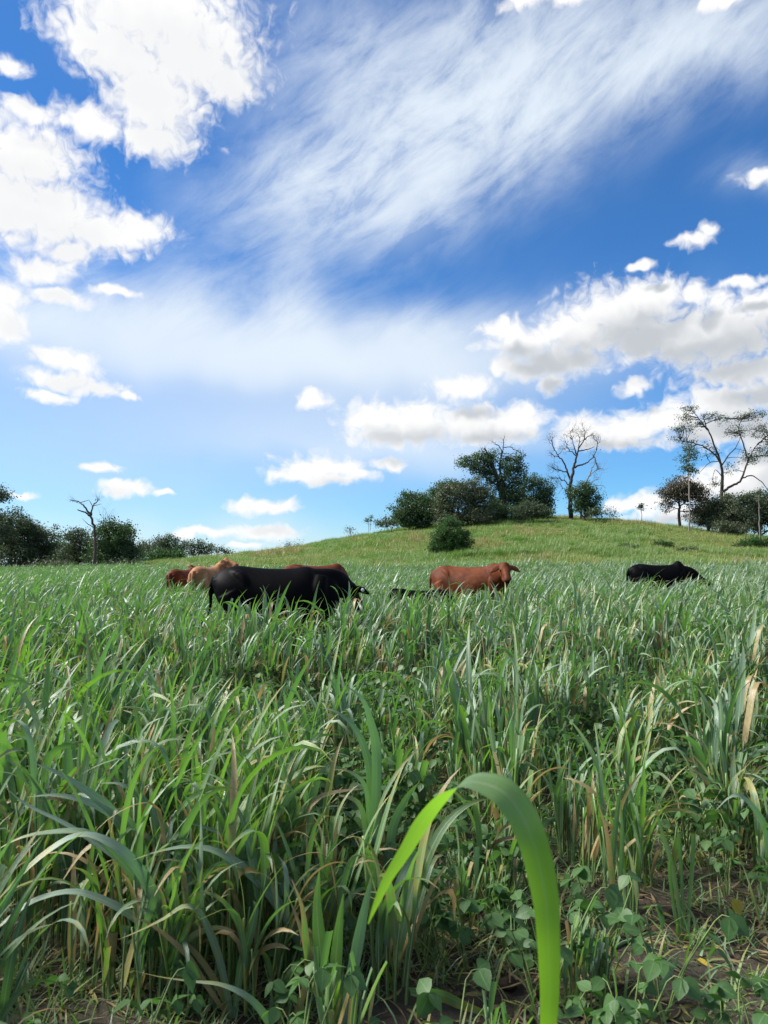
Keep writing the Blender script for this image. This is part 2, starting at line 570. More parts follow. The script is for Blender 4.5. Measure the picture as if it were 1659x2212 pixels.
def mat_leaf(name, c0, c1, trans_c, trans=.3, spec=.35, rough=.5):
    """broad leaf: colour varies leaf by leaf"""
    m, k = new_mat(name)
    a = k.new('ShaderNodeAttribute'); a.attribute_name = 'tint'
    r, g, b = k.sep(a.outputs['Vector'])
    oi = k.new('ShaderNodeObjectInfo').outputs['Random']
    uvn = k.new('ShaderNodeUVMap'); uvn.uv_map = 'UVMap'
    u, v, _ = k.sep(uvn.outputs[0])
    pos = k.new('ShaderNodeTexCoord').outputs['Object']
    col = k.mix(k.math('FRACT', k.math('ADD', r, oi)), rgb(*c0), rgb(*c1))
    col = k.mix(g, col, rgb(.42, .30, .03))
    n = k.noise(pos, 70., 3., .6)
    col = k.mix(1.0, col, k.mix(n, rgb(.75, .75, .75), rgb(1.22, 1.22, 1.2)), 'MULTIPLY')
    rib = k.smooth(k.math('ABSOLUTE', k.math('SUBTRACT', u, .5)), .01, .05, .5, 0.)
    col = k.mix(rib, col, rgb(*[x * 1.7 for x in c1]))
    base = bsdf(k, col, rough, spec, bump(k, n, .3, .003))
    finish_mat(k, translucent(k, base, rgb(*trans_c), trans))
    return m

def mat_foliage(name, c0, c1, trans_c, trans=.22):
    """tree leaf seen from afar"""
    m, k = new_mat(name)
    a = k.new('ShaderNodeAttribute'); a.attribute_name = 'tint'
    r, g, b = k.sep(a.outputs['Vector'])
    col = k.mix(r, rgb(*c0), rgb(*c1))
    col = k.mix(g, col, rgb(.16, .10, .05))
    base = bsdf(k, col, .55, .3)
    finish_mat(k, translucent(k, base, rgb(*trans_c), trans))
    return m

def mat_bark(name, c0, c1):
    m, k = new_mat(name)
    pos = k.new('ShaderNodeTexCoord').outputs['Object']
    n = k.noise(k.vec('MULTIPLY', pos, (5., 5., 1.2)), 1.0, 5., .65)
    col = k.mix(n, rgb(*c0), rgb(*c1))
    finish_mat(k, bsdf(k, col, .85, .2, bump(k, n, .6, .04)))
    return m

def mat_coat(name, base, dark, light, rough=.45, spec=.35, sheen=.3):
    """short cattle hair; the tint attribute says where the coat is darker or paler"""
    m, k = new_mat(name)
    a = k.new('ShaderNodeAttribute'); a.attribute_name = 'tint'
    r, g, b = k.sep(a.outputs['Vector'])
    pos = k.new('ShaderNodeTexCoord').outputs['Object']
    hair = k.noise(k.vec('MULTIPLY', pos, (35., 60., 90.)), 1.0, 3., .6)
    big = k.noise(pos, 4.5, 6., .62)
    col = k.mix(k.smooth(big, .35, .68), rgb(*base), rgb(*light))
    col = k.mix(r, col, rgb(*dark))
    col = k.mix(g, col, rgb(.55, .50, .44))
    col = k.mix(1.0, col, k.mix(hair, rgb(.72, .72, .72), rgb(1.25, 1.25, 1.25)), 'MULTIPLY')
    finish_mat(k, bsdf(k, col, rough, spec, bump(k, hair, .3, .006), sheen))
    return m

def mat_plain(name, c, rough=.6, spec=.4, var=.25, scale=20.):
    m, k = new_mat(name)
    n = k.noise(k.new('ShaderNodeTexCoord').outputs['Object'], scale, 3., .6)
    col = k.mix(n, rgb(*[x * (1 - var) for x in c]), rgb(*[x * (1 + var) for x in c]))
    finish_mat(k, bsdf(k, col, rough, spec, bump(k, n, .3, .004)))
    return m

# ================================================================ the land
def field_edge(x):
    """distance at which the sown crop ends and the pasture begins"""
    x = np.asarray(x, float)
    return 45.0 + 14.0 / (1 + np.exp((x + 13.0) / 3.0)) + 1.6 * (vnoise(x * .35, x * 0 + 3.1, 5) - .5)

def make_ground():
    s = np.linspace(-1, 1, 321)
    xs = 1600 * np.sinh(7 * s) / np.sinh(7)
    t = np.linspace(-.62, 1, 300)
    ys = 3.0 + 2600 * np.sinh(7.4 * t) / np.sinh(7.4)
    X, Y = np.meshgrid(xs, ys)
    Z = H(X, Y)
    near = np.exp(-(np.hypot(X, Y) / 16) ** 2)
    Z = Z + near * (.05 * (vnoise(X * 2.1, Y * 2.1, 1) - .5) + .035 * (vnoise(X * 6, Y * 6, 2) - .5))
    ny, nx = X.shape
    i = np.arange(ny - 1)[:, None] * nx + np.arange(nx - 1)[None]
    f = np.stack([i, i + 1, i + nx + 1, i + nx], -1).reshape(-1, 4)
    mb = MB()
    mb.add(np.stack([X, Y, Z], -1).reshape(-1, 3), f)
    m, k = new_mat('ground_soil_and_pasture')
    pos = k.new('ShaderNodeTexCoord').outputs['Object']
    x, y, z = k.sep(pos)
    n1 = k.noise(pos, 3.0, 6., .65)
    n2 = k.noise(pos, 28.0, 4., .7)
    n3 = k.noise(pos, .22, 4., .6)
    soil = k.mix(n1, rgb(.026, .021, .017), rgb(.074, .060, .047))
    soil = k.mix(k.smooth(n2, .58, .72), soil, rgb(.15, .115, .07))
    soil = k.mix(k.smooth(n1, .55, .7, 0., .55), soil, rgb(.045, .075, .022))
    grass = k.mix(n3, rgb(.13, .18, .04), rgb(.2, .22, .07))
    grass = k.mix(n2, grass, rgb(.07, .10, .03))
    edge = k.math('ADD', 45.0, k.math('DIVIDE', 14.0, k.math('ADD', 1.0, k.math('EXPONENT', k.math('DIVIDE', k.math('ADD', x, 13.), 3.)))))
    fac = k.smooth(k.math('SUBTRACT', y, edge), -1.5, 1.0)
    col = k.mix(fac, soil, grass)
    h = k.math('ADD', k.math('MULTIPLY', n1, .7), k.math('MULTIPLY', n2, .3))
    finish_mat(k, bsdf(k, col, .92, .15, bump(k, h, .9, .05)))
    o = obj('ground', mb.mesh('ground', m))
    tag(o, 'brown field soil rising into a grassy hill', kind='structure')
make_ground()

# ---------------------------------------------------------------- pasture on the hill
M_PASTURE = mat_blade('pasture_blade', (.120, .182, .052), (.190, .238, .085), (.135, .215, .045), (.36, .34, .17), .3, .25)

def tuft(n, h, spread, dry, seed):
    r = np.random.default_rng(seed)
    mb = MB()
    for _ in range(n):
        a, q = r.uniform(0, 6.28), spread * math.sqrt(r.random())
        base = (q * math.cos(a), q * math.sin(a), -.03)
        blade(mb, base, r.normal(0, 1.0), r.uniform(1.05, 1.5), h * r.uniform(.6, 1.15), .016, r.uniform(.2, 1.3), 3, tint=(r.random(), max(0, r.normal(dry, .12)), r.random() * .5), fold=0.)
    return mb.mesh('tuft', M_PASTURE)

def pasture():
    r = np.random.default_rng(21)
    meshes = [tuft(34, .42, .34, .06, 1), tuft(34, .5, .36, .12, 2), tuft(30, .36, .38, .2, 3), tuft(26, .55, .3, .30, 4), tuft(30, .62, .36, .14, 5), tuft(40, .3, .4, .03, 6), tuft(44, .7, .3, .0, 7), tuft(22, .8, .25, .5, 8)]
    n = 110000
    d = np.sqrt(r.uniform(38 ** 2, 118 ** 2, n)); a = r.uniform(-.66, .62, n)
    x = d * np.sin(a); y = d * np.cos(a)
    keep = y > field_edge(x) - .5
    keep &= ~((x < -24) & (y > 92))
    x, y = x[keep], y[keep]
    patch = vnoise(x * .16, y * .10, 9) * .6 + vnoise(x * .5, y * .3, 10) * .4
    idx = np.clip((patch * 1.5 - .25 + r.normal(0, .16, len(x))) * 4.5, 0, 4).astype(int)
    left = (x < -14) & (y < 80)
    idx = np.where(left & (r.random(len(x)) < .6), 3, idx)
    idx = np.where(r.random(len(x)) < .2, 5, idx)
    weedy = vnoise(x * .33, y * .2, 31)
    idx = np.where((weedy > .66) & (r.random(len(x)) < .45), 6, idx)
    idx = np.where((weedy < .26) & (r.random(len(x)) < .12), 7, idx)
    sc = .62 + .75 * vnoise(x * .3, y * .22, 12) + r.normal(0, .1, len(x))
    scatter('pasture_grass', np.stack([x, y, H(x, y)], 1), r.normal(0, .9, len(x)), np.clip(sc, .35, 1.6), idx, meshes, 'yellow green pasture grass covering the low hill', 'grass')
pasture()

# ================================================================ trees
M_GUM = mat_foliage('gum_foliage', (.030, .050, .030), (.085, .112, .060), (.08, .13, .04))
M_DARK = mat_foliage('dark_foliage', (.022, .048, .024), (.065, .115, .045), (.07, .16, .03))
M_GREY = mat_foliage('grey_green_foliage', (.045, .062, .034), (.11, .13, .072), (.10, .14, .05))
M_FRESH = mat_foliage('fresh_green_foliage', (.012, .040, .010), (.042, .105, .022), (.06, .17, .02), .3)
M_DUSTY = mat_foliage('dusty_foliage', (.06, .055, .038), (.12, .105, .07), (.10, .10, .05))
M_BARK = mat_bark('dark_bark', (.022, .019, .017), (.075, .066, .058))
M_BARK_PALE = mat_bark('pale_bark', (.10, .09, .08), (.26, .235, .21))
M_BARK_BROWN = mat_bark('brown_bark', (.035, .027, .023), (.11, .088, .075))

def leaves(mb, r, centers, sig, per, size, tones, droop=.0, dead=0.0):
    n = len(centers) * per
    c = np.repeat(centers, per, 0) + r.normal(0, 1, (n, 3)) * np.repeat(np.asarray(sig).reshape(-1, 1) if np.ndim(sig) else np.full((len(centers), 1), sig), per, 0) * np.array([1, 1, .7])
    d = r.normal(0, 1, (n, 3)); d[:, 2] -= droop
    d /= np.linalg.norm(d, axis=1)[:, None]
    e = np.cross(d, r.normal(0, 1, (n, 3))); e /= np.linalg.norm(e, axis=1)[:, None] + 1e-9
    l = size * r.uniform(.6, 1.3, n)[:, None]; w = l * r.uniform(.35, .6, n)[:, None]
    v = np.stack([c, c + d * l * .5 + e * w * .5, c + d * l, c + d * l * .5 - e * w * .5], 1).reshape(-1, 3)
    f = np.arange(n * 4).reshape(-1, 4)
    tn = np.clip(np.repeat(tones, per) + r.normal(0, .15, n), 0, 1)
    dd = np.where(r.random(n) < dead, r.uniform(.3, .9, n), 0.)
    tint = np.repeat(np.stack([tn, dd, np.zeros(n)], 1), 4, 0)
    mb.add(v, f, None, tint)

def sprout(mb, r, p, d, L, rad, level, up=.12, wig=.35, tips=None, kids=(2, 4), sides=5):
    """a limb and its side branches"""
    seg = 5 if level > 0 else 3
    pts = [np.array(p, float)]
    d = np.array(d, float) / np.linalg.norm(d)
    dirs = []
    for i in range(seg):
        d = d + r.normal(0, wig, 3) * .5 + np.array([0, 0, up])
        d /= np.linalg.norm(d)
        pts.append(pts[-1] + d * L / seg)
        dirs.append(d.copy())
    radii = np.linspace(rad, rad * .35, seg + 1)
    tube(mb, pts, radii, sides if level > 1 else 4 if level > 0 else 3)
    if level == 0:
        if tips is not None:
            tips.append(pts[-1])
        return
    for _ in range(r.integers(*kids) + 1):
        i = r.integers(1, seg + 1)
        side = r.normal(0, 1, 3); side -= dirs[i - 1] * side.dot(dirs[i - 1]); side /= np.linalg.norm(side)
        nd = dirs[i - 1] * r.uniform(.4, .9) + side * r.uniform(.5, 1.0)
        sprout(mb, r, pts[i], nd, L * r.uniform(.45, .75), radii[i] * .68, level - 1, up, wig, tips, kids, sides)

def px_path(pts, depth, r, spread=.0):
    """picture polyline -> world polyline round the tree's own distance, with depth wander"""
    off = np.cumsum(r.normal(0, spread, len(pts)))
    off -= off[0]
    return np.array([np.array(at(a, b, depth + o)) for (a, b), o in zip(pts, off)])

def ground_at(px, py):
    """distance at which the ground shows at picture position px, py"""
    d = np.arange(30., 130., .25)
    x = (px - CX) / FPX * d
    q = np.array([1225.0 - (z - CAM_H) / dd * FPX for z, dd in zip(H(x, d), d)])
    i = np.nonzero(q < py)[0]
    return float(d[i[0]]) if len(i) else 90.

def tree(name, label, depth, base_px, blobs, mat, bark, seed, limbs=None, leaf=.21, dens=.055, per=52, sig=.36, trunk_r=.22, dead=0., droop=.3,
         bare=None, bare_level=3, group=None, cat='tree', hollow=.5, twig=.35, sink=.15, shrub=False):
    """a tree with trunk, limbs and leaf clumps. blobs: picture ellipses of the crown's masses"""
    r = np.random.default_rng(seed)
    bx = (base_px - CX) / FPX * depth
    bz = hz(bx, depth) - sink
    base = np.array([bx, depth, bz])
    root = obj(name, None, None, base)
    root.empty_display_size = .3
    tag(root, label, cat, group)
    sc = depth / FPX
    wood = MB()
    anchors = []
    cs, rad = [], []
    for b in blobs:
        c = np.array(at(b[0], b[1], depth)); c[1] += r.normal(0, .25) * b[2] * sc
        cs.append(c); rad.append((b[2] * sc * 1.06, .9 * .5 * (b[2] + b[3]) * sc, b[3] * sc * 1.06))
    if limbs:
        for pts, r0, r1 in limbs:
            P = px_path(pts, depth, r, .22)
            if pts is limbs[0][0]:
                P[0] = base
            P = smooth_path(P, max(6, 4 * len(pts)))
            P[1:-1] += r.normal(0, .035, P[1:-1].shape) * min(1.0, r0 / .12)
            R_ = np.linspace(r0, r1, len(P))
            if pts is limbs[0][0]:
                R_[0] *= 1.45
            tube(wood, P, R_, 8)
            anchors += list(P[len(P) // 4:])
    elif cs:
        mid = np.mean(cs, 0)
        top = base + (mid - base) * np.array([.7, .7, .6])
        n = 7
        P = base + (top - base) * np.linspace(0, 1, n)[:, None]
        P[1:-1] += r.normal(0, .08, (n - 2, 3))
        R_ = np.linspace(trunk_r, trunk_r * .65, n); R_[0] *= 1.5
        tube(wood, P, R_, 7)
        anchors += list(P[2:])
        for c in cs:
            Q = P[r.integers(2, n)]
            L = smooth_path([Q, Q + (c - Q) * .5 + r.normal(0, .2, 3) + np.array([0, 0, -.15]), c], 7)
            tube(wood, L, np.linspace(trunk_r * .5, trunk_r * .16, 7), 5)
            anchors += list(L[1:])
    if bare:
        for pts, r0, lv, ln in bare:
            P = smooth_path(px_path(pts, depth, r, .25), 4 * len(pts))
            P[1:] += r.normal(0, .05, P[1:].shape)
            tube(wood, P, np.linspace(r0, r0 * .4, len(P)), 6)
            for i in range(len(P) // 3, len(P)):
                if r.random() < .85 or i == len(P) - 1:
                    d = (P[i] - P[i - 1]); d /= np.linalg.norm(d)
                    d = d + r.normal(0, .75, 3)
                    sprout(wood, r, P[i], d, ln * r.uniform(.5, 1.1), r0 * .42 * (1 - .5 * i / len(P)), lv, .08, .42)
    if blobs:
        lf = MB()
        A = np.array(anchors) if anchors else base[None]
        for b, c, q in zip(blobs, cs, rad):
            k = b[4] if len(b) > 4 else 1.0
            n = max(6, int(dens * b[2] * b[3] * k))
            d = r.normal(0, 1, (n, 3)); d /= np.linalg.norm(d, axis=1)[:, None]
            u = hollow + (1 - hollow) * r.random(n) ** .6
            u *= 1 + .18 * np.sin(d[:, 0] * 5 + seed) * np.sin(d[:, 2] * 6 + seed * 2)
            C = c + d * u[:, None] * np.array(q)
            gz = H(C[:, 0], C[:, 1])
            C[:, 2] = np.maximum(C[:, 2], gz + .12)
            tones = np.clip(r.normal(.5, .36, n), 0, 1)
            leaves(lf, r, C, sig * r.uniform(.6, 1.2, n), per, leaf, tones, droop, dead)
            for p in C[r.random(n) < twig]:
                dd = np.linalg.norm(A - p, axis=1) + np.maximum(0, A[:, 2] - p[2]) * 1.5
                a = A[dd.argmin()]
                m = (a + p) * .5 + r.normal(0, .12, 3)
                tube(wood, smooth_path([a, m, p], 5), np.linspace(.045, .016, 5), 4)
        v = lf.mesh('crown', mat, False)
        v.transform(Matrix.Translation(Vector(-base)))
        obj('crown' if not shrub else 'foliage', v, root)
    w = wood.mesh('trunk', bark)
    w.transform(Matrix.Translation(Vector(-base)))
    obj('trunk' if not shrub else 'stem', w, root)
    return root

WOOD = 'trees of the dark wood beyond the crop'
# --- the dark wood on the left
tree('gum_tree', 'tall gum at the left picture edge with open feathery clumps above the wood', 74, -40, [(-20, 1066, 34, 20), (8, 1072, 18, 14), (-50, 1100, 40, 22), (0, 1150, 32, 20, .6)], M_GUM, M_BARK, 101, dens=.07, hollow=.35, group=WOOD, trunk_r=.26)
tree('gum_tree', 'broad dark tree filling the left edge below the feathery gum', 78, 25, [(20, 1128, 42, 26), (-15, 1165, 50, 40), (40, 1165, 46, 38), (15, 1205, 64, 34), (62, 1140, 22, 14)], M_GUM, M_BARK, 102, dens=.075, group=WOOD)
tree('gum_tree', 'dark gum with rounded top beside the broad tree at the left edge', 80, 85, [(75, 1155, 24, 20), (96, 1170, 26, 22), (80, 1200, 40, 30), (118, 1152, 14, 12, .7)], M_GUM, M_BARK, 103, dens=.08, group=WOOD)
tree('gum_tree', 'lower dark tree in the dip between two taller gums of the wood', 84, 125, [(120, 1180, 24, 18), (135, 1195, 28, 22), (110, 1205, 26, 20)], M_DARK, M_BARK, 104, dens=.08, group=WOOD)
tree('gum_tree', 'flat topped dark tree just left of the dead trunk', 76, 170, [(168, 1158, 24, 14), (165, 1180, 30, 24), (180, 1205, 34, 24), (150, 1208, 28, 20)], M_GUM, M_BARK, 105, dens=.08, group=WOOD)
tree('dead_tree', 'bare grey dead tree with forked top standing before the wood', 68, 205, [], None, M_BARK_BROWN, 106,
     limbs=[([(205, 1226), (206, 1180), (203, 1140), (197, 1116), (190, 1105)], .17, .08), ([(197, 1117), (185, 1108), (170, 1102), (168, 1101)], .09, .03), ([(192, 1108), (180, 1092), (172, 1085), (160, 1081), (150, 1083)], .085, .02),
            ([(197, 1114), (200, 1096), (206, 1086), (213, 1080), (214, 1075)], .085, .02), ([(174, 1086), (186, 1082), (192, 1080)], .04, .015), ([(201, 1095), (196, 1086), (192, 1080)], .04, .015), ([(203, 1092), (212, 1090), (219, 1088)], .035, .012),
            ([(203, 1140), (190, 1132), (178, 1120)], .05, .014), ([(206, 1165), (212, 1150), (216, 1136)], .05, .015)],
     bare=[([(206, 1082), (214, 1076)], .03, 1, .8), ([(168, 1085), (156, 1082)], .03, 1, .8)])
tree('gum_tree', 'dense dark rounded tree right of the dead trunk with twigs showing at its top', 74, 245, [(250, 1140, 30, 20), (268, 1160, 26, 26), (228, 1165, 28, 26), (248, 1192, 48, 34), (225, 1205, 30, 22), (275, 1200, 22, 24)], M_DARK, M_BARK, 107,
     dens=.085, group=WOOD, bare=[([(232, 1160), (230, 1140), (224, 1118)], .05, 1, 1.6), ([(240, 1160), (238, 1135), (236, 1112)], .05, 1, 1.4)])
tree('gum_tree', 'thin grey green tree standing next to the dense rounded one', 86, 308, [(306, 1178, 14, 10), (316, 1190, 18, 14), (298, 1198, 16, 14)], M_GREY, M_BARK, 108, dens=.09, group=WOOD, trunk_r=.14)
tree('gum_tree', 'wide dark tree in the middle of the distant row', 92, 365, [(358, 1168, 26, 12), (378, 1178, 26, 16), (345, 1190, 26, 18), (370, 1200, 34, 16)], M_GUM, M_BARK, 109, dens=.09, group=WOOD, trunk_r=.18)
tree('gum_tree', 'sparse leaning gum right of the wide dark tree in the distant row', 96, 425, [(410, 1180, 16, 9), (428, 1176, 16, 8), (440, 1186, 18, 10), (420, 1196, 24, 10)], M_GUM, M_BARK, 110, dens=.08, hollow=.3, group=WOOD, trunk_r=.14)
tree('gum_tree', 'last small open tree at the end of the distant row', 100, 465, [(455, 1184, 16, 8), (475, 1188, 14, 7), (490, 1193, 12, 5)], M_GUM, M_BARK, 111, dens=.08, hollow=.3, group=WOOD, trunk_r=.12)
tree('shrub', 'mid green rounded shrub at the foot of the distant row', 82, 345, [(345, 1200, 22, 12), (372, 1202, 20, 12), (325, 1207, 20, 9)], M_FRESH, M_BARK, 112, dens=.1, trunk_r=.07, cat='shrub', shrub=True)
tree('shrub', 'low dull shrub at the edge of the wood left of the dead trunk', 66, 110, [(112, 1222, 26, 8), (80, 1226, 24, 7), (140, 1226, 24, 7)], M_GREY, M_BARK, 113, dens=.1, trunk_r=.05, cat='shrub', shrub=True)
tree('shrub', 'low olive shrub in front of the dense rounded tree', 70, 262, [(255, 1222, 24, 8), (285, 1220, 22, 8)], M_GUM, M_BARK, 114, dens=.1, trunk_r=.05, cat='shrub', shrub=True)

# --- on the hill
tree('round_tree', 'round dark green tree at the left end of the hilltop grove', 90, 905, [(895, 1085, 34, 24), (918, 1098, 30, 26), (878, 1104, 28, 24), (905, 1118, 42, 20), (890, 1126, 34, 10)], M_DARK, M_BARK, 201, dens=.1, leaf=.24)
tree('shrub', 'low spreading shrub left of the round tree on the crest', 92, 845, [(848, 1124, 22, 10), (826, 1131, 16, 6), (866, 1118, 14, 10)], M_GUM, M_BARK, 202, dens=.12, trunk_r=.05, cat='shrub', shrub=True)
tree('leafy_tree', 'dark leafy tree peeping out behind the grey green thicket tree', 97, 955, [(950, 1058, 24, 16), (970, 1050, 22, 14), (940, 1080, 24, 22)], M_DARK, M_BARK, 203, dens=.1)
tree('thicket_tree', 'big dull grey green bushy tree in the middle of the hilltop grove', 87, 1000, [(978, 1068, 34, 28), (1020, 1062, 32, 28), (1040, 1085, 26, 34), (990, 1100, 46, 24), (960, 1096, 20, 26), (1030, 1110, 34, 18), (1000, 1122, 56, 9), (965, 1118, 24, 14)], M_GREY, M_BARK, 204, dens=.1, leaf=.22)
tree('old_gum', 'tallest gum of the hilltop grove with dead antler branches above its crown', 92, 1088,
     [(1012, 998, 26, 14), (1045, 985, 24, 14), (1040, 1010, 28, 14), (1068, 990, 18, 18, .7), (1105, 1005, 26, 18), (1120, 985, 14, 14, .6), (1095, 1040, 26, 24), (1060, 1030, 20, 18), (1075, 1075, 24, 24), (1125, 1020, 16, 14), (1110, 1075, 22, 22)],
     M_DARK, M_BARK, 205, dens=.075, hollow=.35, leaf=.24, droop=.5,
     limbs=[([(1090, 1124), (1086, 1085), (1078, 1045), (1066, 1010), (1056, 985), (1046, 968)], .42, .08), ([(1084, 1090), (1092, 1060), (1082, 1030), (1080, 1000), (1086, 975)], .24, .09), ([(1082, 1060), (1108, 1040), (1124, 1012)], .14, .05),
            ([(1062, 1000), (1040, 990), (1015, 996)], .12, .04), ([(1078, 1052), (1050, 1030), (1030, 1012)], .12, .04), ([(1088, 1110), (1070, 1090), (1062, 1060)], .14, .05)],
     bare=[([(1086, 978), (1080, 968), (1070, 958), (1062, 953)], .07, 0, .7), ([(1086, 976), (1087, 960), (1089, 944)], .07, 0, .7), ([(1088, 966), (1102, 966), (1120, 976), (1134, 984)], .06, 1, .8), ([(1052, 982), (1048, 972), (1046, 966)], .05, 1, .9), ([(1050, 984), (1042, 974), (1040, 966)], .05, 1, .8)])
tree('leafy_tree', 'dark tree with ragged round crown right of the tall gum in the grove', 94, 1150, [(1150, 1040, 30, 18), (1172, 1058, 22, 24), (1135, 1070, 28, 26), (1165, 1085, 26, 26), (1182, 1075, 14, 22), (1120, 1095, 26, 24), (1160, 1105, 34, 14)], M_DARK, M_BARK, 206, dens=.085, hollow=.3)
tree('shrub', 'dark bush at the right foot of the grove', 86, 1150, [(1148, 1098, 22, 16), (1170, 1105, 20, 12), (1130, 1108, 18, 12)], M_GUM, M_BARK, 207, dens=.12, trunk_r=.06, cat='shrub', shrub=True)
tree('shrub', 'dark undergrowth bush beneath the tall gum of the grove', 90, 1075, [(1068, 1104, 28, 18), (1098, 1108, 28, 14), (1050, 1114, 20, 10)], M_DARK, M_BARK, 208, dens=.12, trunk_r=.06, cat='shrub', shrub=True)
tree('bare_tree', 'gnarled almost leafless tree with black twisting branches on the crest', 92, 1234, [(1248, 945, 30, 18, .18), (1236, 960, 24, 14, .14), (1270, 970, 22, 20, .14), (1215, 965, 16, 14, .1)], M_DUSTY, M_BARK, 209, dens=.09, per=10, sig=.3, leaf=.16, twig=.2, hollow=.2,
     limbs=[([(1235, 1113), (1232, 1085), (1230, 1058), (1236, 1030), (1240, 1008), (1246, 985), (1250, 965)], .31, .07), ([(1234, 1040), (1226, 1020), (1218, 1000), (1206, 985), (1198, 972)], .14, .04), ([(1240, 1010), (1256, 1004), (1270, 998), (1282, 985), (1290, 970)], .12, .03),
            ([(1246, 985), (1240, 965), (1236, 950)], .1, .03), ([(1250, 968), (1262, 950), (1262, 935)], .09, .03), ([(1248, 975), (1266, 972), (1284, 965)], .09, .03)],
     bare=[([(1198, 974), (1192, 955), (1194, 942)], .07, 3, 1.2), ([(1206, 986), (1196, 985), (1190, 976)], .06, 3, 1.1), ([(1226, 1020), (1208, 1016), (1192, 1010)], .09, 3, 1.3), ([(1231, 1050), (1214, 1036), (1196, 1030)], .09, 3, 1.2), ([(1232, 1062), (1222, 1060), (1210, 1046)], .07, 2, 1.1),
           ([(1236, 950), (1232, 936), (1238, 928)], .06, 3, 1.2), ([(1262, 945), (1264, 932), (1258, 924)], .06, 3, 1.2), ([(1262, 950), (1276, 940), (1284, 944)], .06, 3, 1.2), ([(1288, 972), (1291, 958), (1284, 948)], .06, 3, 1.1),
           ([(1282, 985), (1288, 1000), (1292, 1010)], .06, 2, 1.1), ([(1246, 985), (1228, 970), (1222, 952)], .07, 3, 1.3), ([(1250, 970), (1252, 950), (1248, 935)], .06, 3, 1.3)])
tree('split_trunk_tree', 'thin grey bare tree leaning right behind the bush beside the gnarled one', 94, 1256, [], None, M_BARK_PALE, 210, limbs=[([(1254, 1108), (1256, 1070), (1264, 1045), (1274, 1025), (1280, 1008)], .16, .05)],
     bare=[([(1264, 1048), (1282, 1040), (1296, 1030)], .06, 1, 1.3), ([(1272, 1030), (1290, 1015), (1302, 1012)], .06, 1, 1.2), ([(1262, 1052), (1284, 1050), (1304, 1048)], .05, 1, 1.1), ([(1280, 1010), (1286, 996), (1284, 984)], .05, 1, 1.1)])
tree('leafy_tree', 'small rounded dark green tree beside the gnarled bare one', 89, 1268, [(1258, 1060, 22, 18), (1276, 1075, 20, 22), (1250, 1080, 18, 18), (1270, 1100, 28, 15), (1236, 1062, 10, 16, .6)], M_DARK, M_BARK, 211, dens=.1, trunk_r=.14)
tree('shrub', 'sparse twiggy bush on the crest right of the small rounded tree', 93, 1315, [(1312, 1104, 18, 9), (1326, 1109, 12, 6)], M_DUSTY, M_BARK, 212, dens=.12, per=14, leaf=.16, trunk_r=.04, cat='shrub', shrub=True)
tree('shrub', 'small green bush at the foot of the small rounded tree', 86, 1288, [(1286, 1108, 12, 6)], M_GUM, M_BARK, 213, dens=.2, trunk_r=.04, cat='shrub', shrub=True)
tree('sapling', 'lone thin sapling with a tuft of leaves on the open crest', 90, 1386, [(1385, 1094, 6, 7)], M_GUM, M_BARK_PALE, 214, limbs=[([(1386, 1130), (1386, 1110), (1385, 1092)], .05, .02)], dens=.35, per=22, leaf=.18, sig=.2)
tree('sapling', 'pair of pale spindly saplings on the hill left of the grove', 94, 797, [(793, 1124, 5, 5), (800, 1120, 5, 6)], M_FRESH, M_BARK_PALE, 215, limbs=[([(797, 1147), (796, 1132), (793, 1120)], .035, .012), ([(800, 1146), (800, 1130), (801, 1117)], .03, .012)], dens=.4, per=12, leaf=.16, sig=.2)
tree('shrub', 'small wispy bush on the ridge left of the saplings', 95, 755, [(755, 1145, 9, 6)], M_GUM, M_BARK, 216, dens=.3, per=14, leaf=.16, trunk_r=.03, cat='shrub', shrub=True)
tree('shrub', 'thin grey bush on the lower left ridge of the hill', 93, 632, [(628, 1178, 16, 6), (645, 1174, 8, 4)], M_GREY, M_BARK, 217, dens=.2, per=14, leaf=.16, trunk_r=.03, cat='shrub', shrub=True)
tree('round_bush', 'big lush green bush standing alone at the foot of the hill', ground_at(973, 1203), 973, [(972, 1146, 26, 24), (956, 1168, 28, 26), (992, 1170, 28, 26), (972, 1192, 44, 18), (943, 1180, 16, 18), (972, 1126, 12, 12, .8), (1006, 1166, 14, 18)], M_FRESH, M_BARK, 218, dens=.16, per=40, leaf=.12, sig=.17, hollow=.55, trunk_r=.12, cat='bush', shrub=True)

